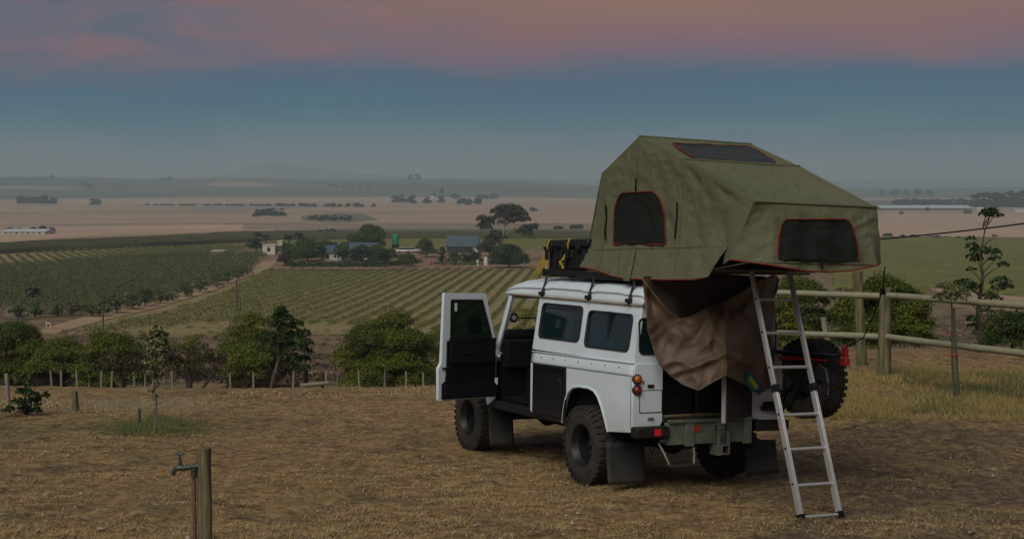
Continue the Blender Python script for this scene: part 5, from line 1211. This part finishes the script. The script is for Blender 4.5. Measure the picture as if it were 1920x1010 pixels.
ft('broad_tree', 'small dark tree left of the farm garden beside the white wall', 548, 486, 456, 40, 'green')
ft('broad_tree', 'dark bushy tree just right of the tall white wall', 534, 486, 455, 36, 'dark', ygap=4)
ft('broad_tree', 'rounded dark tree in front of the right end of the farmhouse', 703, 494, 458, 44, 'green')
ft('broad_tree', 'small rounded tree between the conifer and the barn shrubs', 852, 497, 471, 34, 'green')
ft('grey_tree', 'greyish round tree at the garden corner by the track', 534, 498, 468, 44, 'brown')
ft('broad_tree', 'dark round tree in front of the farmhouse roof', 678, 497, 458, 60, 'dark', ygap=-5)
ft('broad_tree', 'olive round tree right of the white parked vehicles', 799, 482, 446, 46, 'euc')
ft('broad_tree', 'bright shrub tree at the right end of the garden hedge', 762, 499, 474, 42, 'green')
ft('cypress', 'small dark upright conifer left of the barn shrubs', 829, 497, 462, 22, 'dark', shape='cone')
ft('broad_tree', 'dark shrub clump in front of the barn', 880, 496, 464, 50, 'dark')
ft('conifer_bush', 'wide dense dark bush under the tall gum tree', 955, 502, 456, 78, 'dark', lo=.02, nc=26)
ft('broad_tree', 'dark tree between the barn and the gum tree', 918, 480, 448, 36, 'euc')
ft('broad_tree', 'small dark tree behind the farmhouse at the left end', 640, 482, 462, 30, 'dark')
# garden hedge
hp = MB(); 
g0 = GV(np.linspace(545, 785, 30), np.r_[np.full(22, 506.0), np.linspace(505.5, 499, 8)]); rng = np.random.default_rng(77)
cl = [(q[0], q[1]+rng.uniform(-.5, 1), q[2]+.9, 1.2, 1.2, rng.uniform(.9, 1.5)) for q in g0 for _ in range(2)]
tag(quads('garden_hedge', blob_leaves(cl, .4, 60, rng), LF['dark'], None), 'long dark hedge along the front of the farm garden', 'hedge')
g0 = GV(np.linspace(815, 900, 12), np.full(12, 502.0)); cl = [(q[0], q[1], q[2]+.8, 1.2, 1.1, rng.uniform(.6, 1.1)) for q in g0]
tag(quads('low_hedge', blob_leaves(cl, .35, 60, rng), LF['green'], None), 'low green hedge in front of the barn shrubs', 'hedge')
# palms
def palm(px, pyb, pyt, label):
    y = float(GV([px], [pyb])[0][1]); g = P(px, y); rt = wroot('palm_tree', label, 'palm', (g[0], y, g[2]), 0, 'palms by the farm'); hh = zat(pyt, y)-g[2]
    MB().tube([(0,0,0),(.1,0,hh*.5),(0,0,hh*.85)], [.25,.2,.18], 7).build('trunk', bark, rt, smooth=True)
    rng = np.random.default_rng(px); vs = []
    for k in range(26):
        a = rng.uniform(0, 2*math.pi); el = rng.uniform(-.3, 1.1); L_ = hh*.3
        for j in range(6):
            t = j/6; r = L_*t; z = hh*.85+L_*(math.sin(el)*t-.5*t*t); vs.append((math.cos(a)*r*math.cos(el*.5), math.sin(a)*r*math.cos(el*.5), z))
    v = np.array(vs); quads('fronds', leafquads(v, rng.normal(size=v.shape)+np.array([0,0,.6]), .9, rng, .5), LF['dark'], rt)
palm(497, 475, 440, 'palm in front of the white farm walls'); palm(540, 474, 440, 'palm just right of the tall white wall'); palm(559, 474, 436, 'tallest palm, right of the white farm walls'); palm(600, 500, 462, 'palm in the middle of the farm garden'); palm(57, 582, 541, 'small palm in the orchard corner at far left')
# eucalyptus
y = 345; g = P(928, y); rt = wroot('gum_tree', 'tall gum tree with pale trunk and open crown right of the barn', 'tree', (g[0], y, g[2])); u_ = y/FOC; rng = np.random.default_rng(80); zb = PYH+(CAM_H-g[2])/y*FOC
L5 = lambda px, py: ((px-928)*u_, rng.uniform(-1.2, 1.2), (zb-py)*u_)
mb = MB().tube([(0,0,0), L5(938,460), L5(944,440), L5(947,415), L5(950,400)], [.5,.42,.3,.2,.1], 8).tube([L5(942,450), L5(925,430), L5(912,420)], [.3,.2,.08], 6).tube([L5(944,442), L5(965,428), L5(985,430)], [.25,.18,.08], 6).tube([L5(946,425), L5(962,408), L5(972,400)], [.2,.12,.06], 6)
mb.build('trunk', barkp, rt, smooth=True)
tf = [(905,412,10),(914,418,11),(912,428,10),(903,424,8),(922,412,8),(932,398,11),(942,393,11),(955,392,11),(968,394,11),(978,402,10),(984,412,9),(950,404,12),(938,408,11),(963,406,12),(974,414,9),(955,416,9),(940,418,7),(985,432,11),(997,428,9),(1004,424,6),(975,436,8),(990,440,8),(933,440,9),(922,448,10),(915,458,11),(930,455,10),(905,466,10),(945,446,6),(926,436,6)]
quads('crown', blob_leaves([(*L5(a, b), r*u_*1.28, r*u_*1.28, r*u_*1.05) for a, b, r in tf], .40, 210, rng), LF['euc'], rt)
# buildings
whw = mat('whitewash', (.55,.51,.46), .8, noise=.2, nscale=.6); roofb = mat('slate_blue_roof', (.065,.10,.125), .55, noise=.25, nscale=.5); roofg = mat('grey_roof', (.16,.17,.17), .6, noise=.2, nscale=1); dkw = mat('dark_window', (.02,.02,.022), .3)
def house(name, label, px0, px1, pyb, pyw, pyr, roof, wall, cat='building', dep=7, ov=.4, doors=2, group=None, y=None, chim=False):
    if y is None: y = float(GV([(px0+px1)/2], [pyb])[0][1])
    g = P((px0+px1)/2, y); W = (px1-px0)/FOC*y; hw = zat(pyw, y)-g[2]; hr = zat(pyr, y+dep/2)-g[2]
    rt = wroot(name, label, cat, tuple(g), 0, group)
    MB().box(-W/2, W/2, 0, dep, -.5, hw).build('wall', wall, rt)
    if hr > hw+.1:
        mb = MB().add([(-W/2-ov,-ov,hw-.05),(W/2+ov,-ov,hw-.05),(W/2+ov,dep/2,hr),(-W/2-ov,dep/2,hr),(-W/2-ov,dep+ov,hw-.05),(W/2+ov,dep+ov,hw-.05)], [(0,1,2,3),(3,2,5,4)])
        mb.build('roof', roof, rt, solid=.12)
        MB().add([(-W/2,0,hw),(-W/2,dep,hw),(-W/2,dep/2,hr-.1)], [(0,1,2)]).add([(W/2,0,hw),(W/2,dep,hw),(W/2,dep/2,hr-.1)], [(0,1,2)]).build('gable', wall, rt)
    else: MB().box(-W/2-.15, W/2+.15, -.15, dep+.15, hw, hw+.15).build('roof', roof, rt)
    for k in range(doors):
        x = -W/2+W*(k+.5)/doors; MB().box(x-.45, x+.45, -.06, .02, hw*.35, hw*.78).build('window', dkw, rt)
    return rt
house('farm_building', 'low white-walled building at the left of the farm', 491, 514, 477, 460, 461, whw, whw, doors=1, dep=5)
house('farm_building', 'narrow taller white wall block beside the low white building', 519, 528, 474, 452, 453, whw, whw, doors=0, dep=4)
house('farm_building', 'small pale flat-roofed shed beside the yellow vineyard', 394, 415, 479, 471, 472, whw, whw, doors=0, dep=5)
house('farmhouse', 'farmhouse with slate-blue roof half hidden behind garden trees', 622, 702, 488, 470, 455, roofb, whw, dep=10, doors=4)
house('farmhouse', 'smaller blue-roofed outbuilding left of the farmhouse', 604, 640, 490, 473, 460, roofb, whw, dep=8, doors=2)
br = house('barn', 'barn with blue-grey roof and pale eaves left of the gum tree', 838, 895, 474, 462, 442, roofb, whw, dep=11, doors=0)
y = float(GV([866], [474])[0][1]); W = (895-838)/FOC*y
MB().box(-W/2, W/2-1.6, -.1, 0, .1, 1.7).build('barn_door', mat('blue_black_door', (.022,.03,.038), .5), br)
MB().add([(-W/2-2.4,-.3,1.9),(-W/2+.2,-.3,2.5),(-W/2+.2,8,2.5),(-W/2-2.4,8,1.9)], [(0,1,2,3)]).build('lean_to_roof', roofg, br, solid=.1)
# water tank on its stand
y = float(GV([741], [472])[0][1]); g = P(741, y); u_ = y/FOC; tk = wroot('water_tank', 'bright green water tank on a black stand behind the farm', 'water tank', tuple(g))
MB().lathe([(0,17*u_+(472-456)*u_),(6.0*u_,17*u_+16*u_),(6.6*u_,15.5*u_+16*u_),(6.6*u_,0+14*u_),(0,14*u_)], (0,0,0), 'Z', 24).build('tank', mat('tank_green', (.008,.20,.085), .45, noise=.2, nscale=2), tk, smooth=True)
MB().box(-6.5*u_, 6.5*u_, -1, 1, 8*u_, 14*u_).build('platform', matte, tk)
for sx_ in (-1, 1):
    for sy_ in (-1, 1): MB().box(sx_*5*u_-.1, sx_*5*u_+.1, sy_*.8-.1, sy_*.8+.1, 0, 8*u_).build('leg', matte, tk)
# vehicles by the farm
def farcar(px, pyb, L_, label, rz):
    g = GV([px], [pyb])[0]; rt = wroot('parked_vehicle', label, 'vehicle', tuple(g), rz, 'white vehicles parked at the farm')
    wm = mat('car_white', (.6,.6,.6), .3); MB().box(-L_/2, L_/2, -.85, .85, .4, 1.0).build('body', wm, rt, bevel=.12)
    MB().box(-L_/2+.7, L_/2-1.4, -.78, .78, 1.0, 1.6).build('cabin', mat('car_glass', (.03,.04,.05), .1), rt, bevel=.15); MB().box(-L_/2+.8, L_/2-1.6, -.7, .7, 1.6, 1.66).build('roof', wm, rt, bevel=.03)
    for sx_ in (-1, 1):
        for sy_ in (-1, 1): MB().lathe([(.0,-.1),(.33,-.1),(.33,.1),(0,.1)], (sx_*L_*.32, sy_*.8, .33), 'Y', 14).build('wheel', rubber, rt)
farcar(758, 474, 4.6, 'white pickup parked right of the green water tank', .2); farcar(771, 474, 4.4, 'white car parked beside the olive tree at the farm', .5)
# pale upright tank and shelter right of the barn
g = GV([896], [498])[0]; u_ = g[1]/FOC; o = MB().lathe([(0,11*u_),(2.6*u_,10.5*u_),(3*u_,9*u_),(3*u_,0)], tuple(g), 'Z', 16).build('white_drum', mat('car_white', (0,0,0)), smooth=True); tag(o, 'small white drum at the end of the low hedge', 'drum')
g = GV([911], [498])[0]; o = MB().lathe([(0,17*u_),(3*u_,15*u_),(4.5*u_,6*u_),(5*u_,0)], tuple(g), 'Z', 10).build('pale_sheet', whw, smooth=True); tag(o, 'pale draped sheet beside the dark bush by the barn', 'tarpaulin')
for px in (619, 632): 
    g = GV([px], [500])[0]; u_ = g[1]/FOC; tag(MB().tube([tuple(g), (g[0], g[1], g[2]+22*u_)], .12, 6).build('white_post', whw), 'slim white post in the farm garden behind the hedge', 'post', 'white garden posts')
# poles
def upole(px, pyt, pyb, label, arm=True, r=.13):
    y = float(GV([px], [pyb])[0][1]); g = P(px, y); rt = wroot('utility_pole', label, 'utility pole', tuple(g)); hh = zat(pyt, y)-g[2]
    MB().tube([(0,0,-.3),(0,0,hh)], [r, r*.75], 8).build('pole', mat('grey_pole', (.10,.085,.07), .9, noise=.3, nscale=3), rt, smooth=True)
    if arm:
        MB().box(-.5, .5, -.06, .06, hh-.5, hh-.4).build('crossarm', postd, rt)
        for k in (-.4, 0, .4): MB().lathe([(0,.16),(.05,.14),(.06,0)], (k, 0, hh-.4), 'Z', 8).build('insulator', whw, rt)
upole(188, 571, 622, 'short pole with white insulators below the dirt track', True, .12); upole(441, 524, 585, 'brown double pole standing in the middle vineyard', False, .18); upole(447, 530, 583, 'thin pole beside the brown pole in the vineyard', False, .08)
upole(16, 512, 592, 'tall thin pole at the far left of the orchard', False, .10); upole(338, 478, 545, 'faint thin pole rising out of the orchard', False, .07); upole(517, 428, 474, 'thin green mast above the white farm walls', False, .12)
# round pale stack and irrigation pipes
g = GV([25], [594])[0]; u_ = g[1]/FOC; o = MB().lathe([(0,24*u_),(5*u_,23.5*u_),(11*u_,19*u_),(15*u_,11*u_),(16*u_,0)], tuple(g), 'Z', 20).build('net_dome', mat('pale_net', (.20,.20,.15), .9, noise=.4, nscale=1.5), smooth=True); tag(o, 'pale rounded netted dome at the left end of the orchard', 'dome')
for a, b, lab in (((50,583),(61,582),'short white pipe frame nearest the pale dome'),((105,582),(124,582),'white pipe gate frame at the start of the dirt track'),((87,604),(95,606),'white pipe stub lying in the dry scrub')):
    ga, gb = GV([a[0]], [a[1]+9])[0], GV([b[0]], [b[1]+9])[0]; hh = 9*ga[1]/FOC
    tag(MB().tube([tuple(ga),(ga[0],ga[1],ga[2]+hh)], .06, 6).tube([(ga[0],ga[1],ga[2]+hh),(gb[0],gb[1],gb[2]+hh*.9)], .06, 6).tube([tuple(gb),(gb[0],gb[1],gb[2]+hh*.9)], .06, 6).build('white_pipe', whw, smooth=True), lab, 'pipe')
# ------------------------------------------------------------------ far plain: trees, sheds, greenhouses
def fart(px, pyb, pyt, wd_, label, group, kind='far', lo=.1):
    y = float(GV([px], [pyb])[0][1]); u_ = y/FOC
    return tree('far_tree', label, 'tree', px, y, pyb, pyt, wd_, kind, .02, 8, .62, max(.5, 1.4*u_), 26/(u_*u_), group, trunk=False, seed=int(px*5+pyb))
def cluster(pts, label, group): 
    for px, pyb, pyt, wd_ in pts: fart(px, pyb, pyt, wd_, label, group)
cluster([(40,383,367,20),(54,383,369,20),(68,384,368,22),(84,384,366,18),(98,384,369,20)], 'dark tree of the clump on the pale fields at far left', 'far left tree clump')
cluster([(172,385,372,14),(183,385,372,14)], 'tree of the small clump right of the far left clump', 'small far clump')
cluster([(480,408,392,14),(490,408,391,16),(502,408,390,16),(514,408,390,16),(528,407,390,16)], 'dark tree of the oblong clump on the middle plain', 'oblong tree clump')
cluster([(156,345,338,12),(164,350,342,14),(170,354,345,12)], 'tree running down the ridge at left', 'ridge trees at left')
cluster([(306,340,332,12),(318,340,331,12)], 'dark tree on the skyline above the ridge', 'skyline trees')
fart(97, 335, 328, 9, 'single small tree on the skyline at far left', 'skyline trees')
cluster([(770,339,327,12),(782,338,326,14)], 'dark skyline tree in the pair above the middle ridge', 'skyline tree pair')
cluster([(740,381,366,16),(755,382,364,18),(772,383,366,18)], 'tree left in the large far grove', 'far grove, left part')
cluster([(802,383,368,18),(826,382,358,16),(828,378,352,10),(812,370,362,14)], 'tree in the middle of the large far grove', 'far grove, middle part')
cluster([(852,374,362,20),(866,384,371,22),(895,384,372,18),(905,376,364,26),(925,374,362,20),(880,386,372,16)], 'tree at the right of the large far grove', 'far grove, right part')
cluster([(1000,397,388,16)], 'lone small tree on the plain right of the gum tree', None)
cluster([(15,435,426,20),(35,435,427,16),(60,436,426,22),(80,436,423,20),(95,436,426,16)], 'dark tree behind the long white sheds at far left', 'trees behind the white sheds')
cluster([(620,350,345,8),(632,351,346,8),(645,352,347,8),(660,353,348,8),(675,355,350,8),(690,357,352,8)], 'tiny tree in the row down the middle ridge', 'row of ridge trees')
for px in [q for q in range(276, 700, 9) if (q*7) % 5]: fart(px+rr_.uniform(-3, 3), 385+.01*(px-276), 382-rr_.uniform(0, 3.0)*(px > 500), 11, 'low tree in the thin hedgerow across the plain', 'hedgerow across the plain')
cluster([(583+9*k, 413+(k % 3), 404-(k % 2)*2, 12) for k in range(9)], 'bush in the thicket on the middle plain', 'plain thicket')
cluster([(600+12*k, 437, 430-(k*7 % 3), 12) for k in range(3)] + [(1080+0*k, 430, 421, 30) for k in range(1)] + [(1045,431,424,24)], 'small tree at the edge of the pale fields', 'pale field trees')
cluster([(1680+11*k, 386, 374-(k*5 % 4), 15) for k in range(16)], 'dark tree in the belt behind the long blue shed', 'tree belt at right')
cluster([(1830+10*k, 392, 364-(k*7 % 5)-k*.5, 22) for k in range(12)], 'tall dark tree in the wood right of the long shed', 'wood at right')
cluster([(1655+22*k, 367, 357-(k % 2)*2, 16) for k in range(5)], 'faint tree on the hazy plain beyond the sheds', 'hazy trees at right')
cluster([(1690,447,441,22),(1715,448,440,20),(1745,448,442,16),(1760,449,441,18),(1778,449,443,16),(1798,450,443,14)], 'low bush at the upper edge of the right vineyard', 'bushes above the right vineyard')
cluster([(1740,396,388,9),(1690,402,396,10),(1815,401,394,18),(1665,444,437,18)], 'small bush on the plain below the long shed', 'plain bushes at right')
house('long_shed', 'long low shed with pale blue roof on the right-hand plain', 1655, 1824, 395, 390, 385, mat('pale_blue_roof', (.38,.46,.50), .5), mat('shed_wall', (.16,.15,.13), .8), y=None, dep=40, doors=0, ov=1)
for i, (a, b) in enumerate(((0,17),(19,39),(41,60),(62,82))):
    house('white_shed', ['white gabled shed at the left edge of the pale field','white gabled shed second from the left edge','white gabled shed third from the left edge','rightmost of the four white gabled sheds'][i], a, b, 440, 434, 429, mat('pale_roof', (.42,.47,.50), .5), whw, dep=14, doors=1, group='row of white sheds')
house('white_house', 'white house between the blue shed and the wood', 1833, 1845, 395, 391, 389, whw, whw, dep=10, doors=0); house('white_house', 'white low building at the right edge below the wood', 1905, 1935, 398, 394, 392, whw, whw, dep=12, doors=0)
house('far_house', 'tiny white house inside the far grove', 806, 813, 373, 369, 367, whw, whw, dep=12, doors=0)

# each of a row of look-alikes gets its place in the row
ORD = ['first','second','third','fourth','fifth','sixth','seventh','eighth','ninth','tenth','eleventh','twelfth','thirteenth','fourteenth','fifteenth','sixteenth','seventeenth','eighteenth','nineteenth']
def ordinal(n):
    if n < 20: return ORD[n-1]
    t = {2: 'twent', 3: 'thirt', 4: 'fort', 5: 'fift'}[n//10]; return t+'ieth' if n % 10 == 0 else t+'y-'+ORD[n % 10-1]
byl = {}
for o in bpy.data.objects:
    if o.parent is None and o.get('label') and o.get('category'): byl.setdefault(o['label'], []).append(o)
for lab, os_ in byl.items():
    if len(os_) < 2: continue
    os_.sort(key=lambda o: o.location.x/max(o.location.y, 1))
    for i, o in enumerate(os_): o['label'] = ('leftmost' if i == 0 else 'rightmost' if i == len(os_)-1 else ordinal(i+1)+' from left') + ', ' + lab

print('tris', sum(len(o.data.loop_triangles) if o.data.calc_loop_triangles() is None else 0 for o in bpy.data.objects if o.type == 'MESH'))
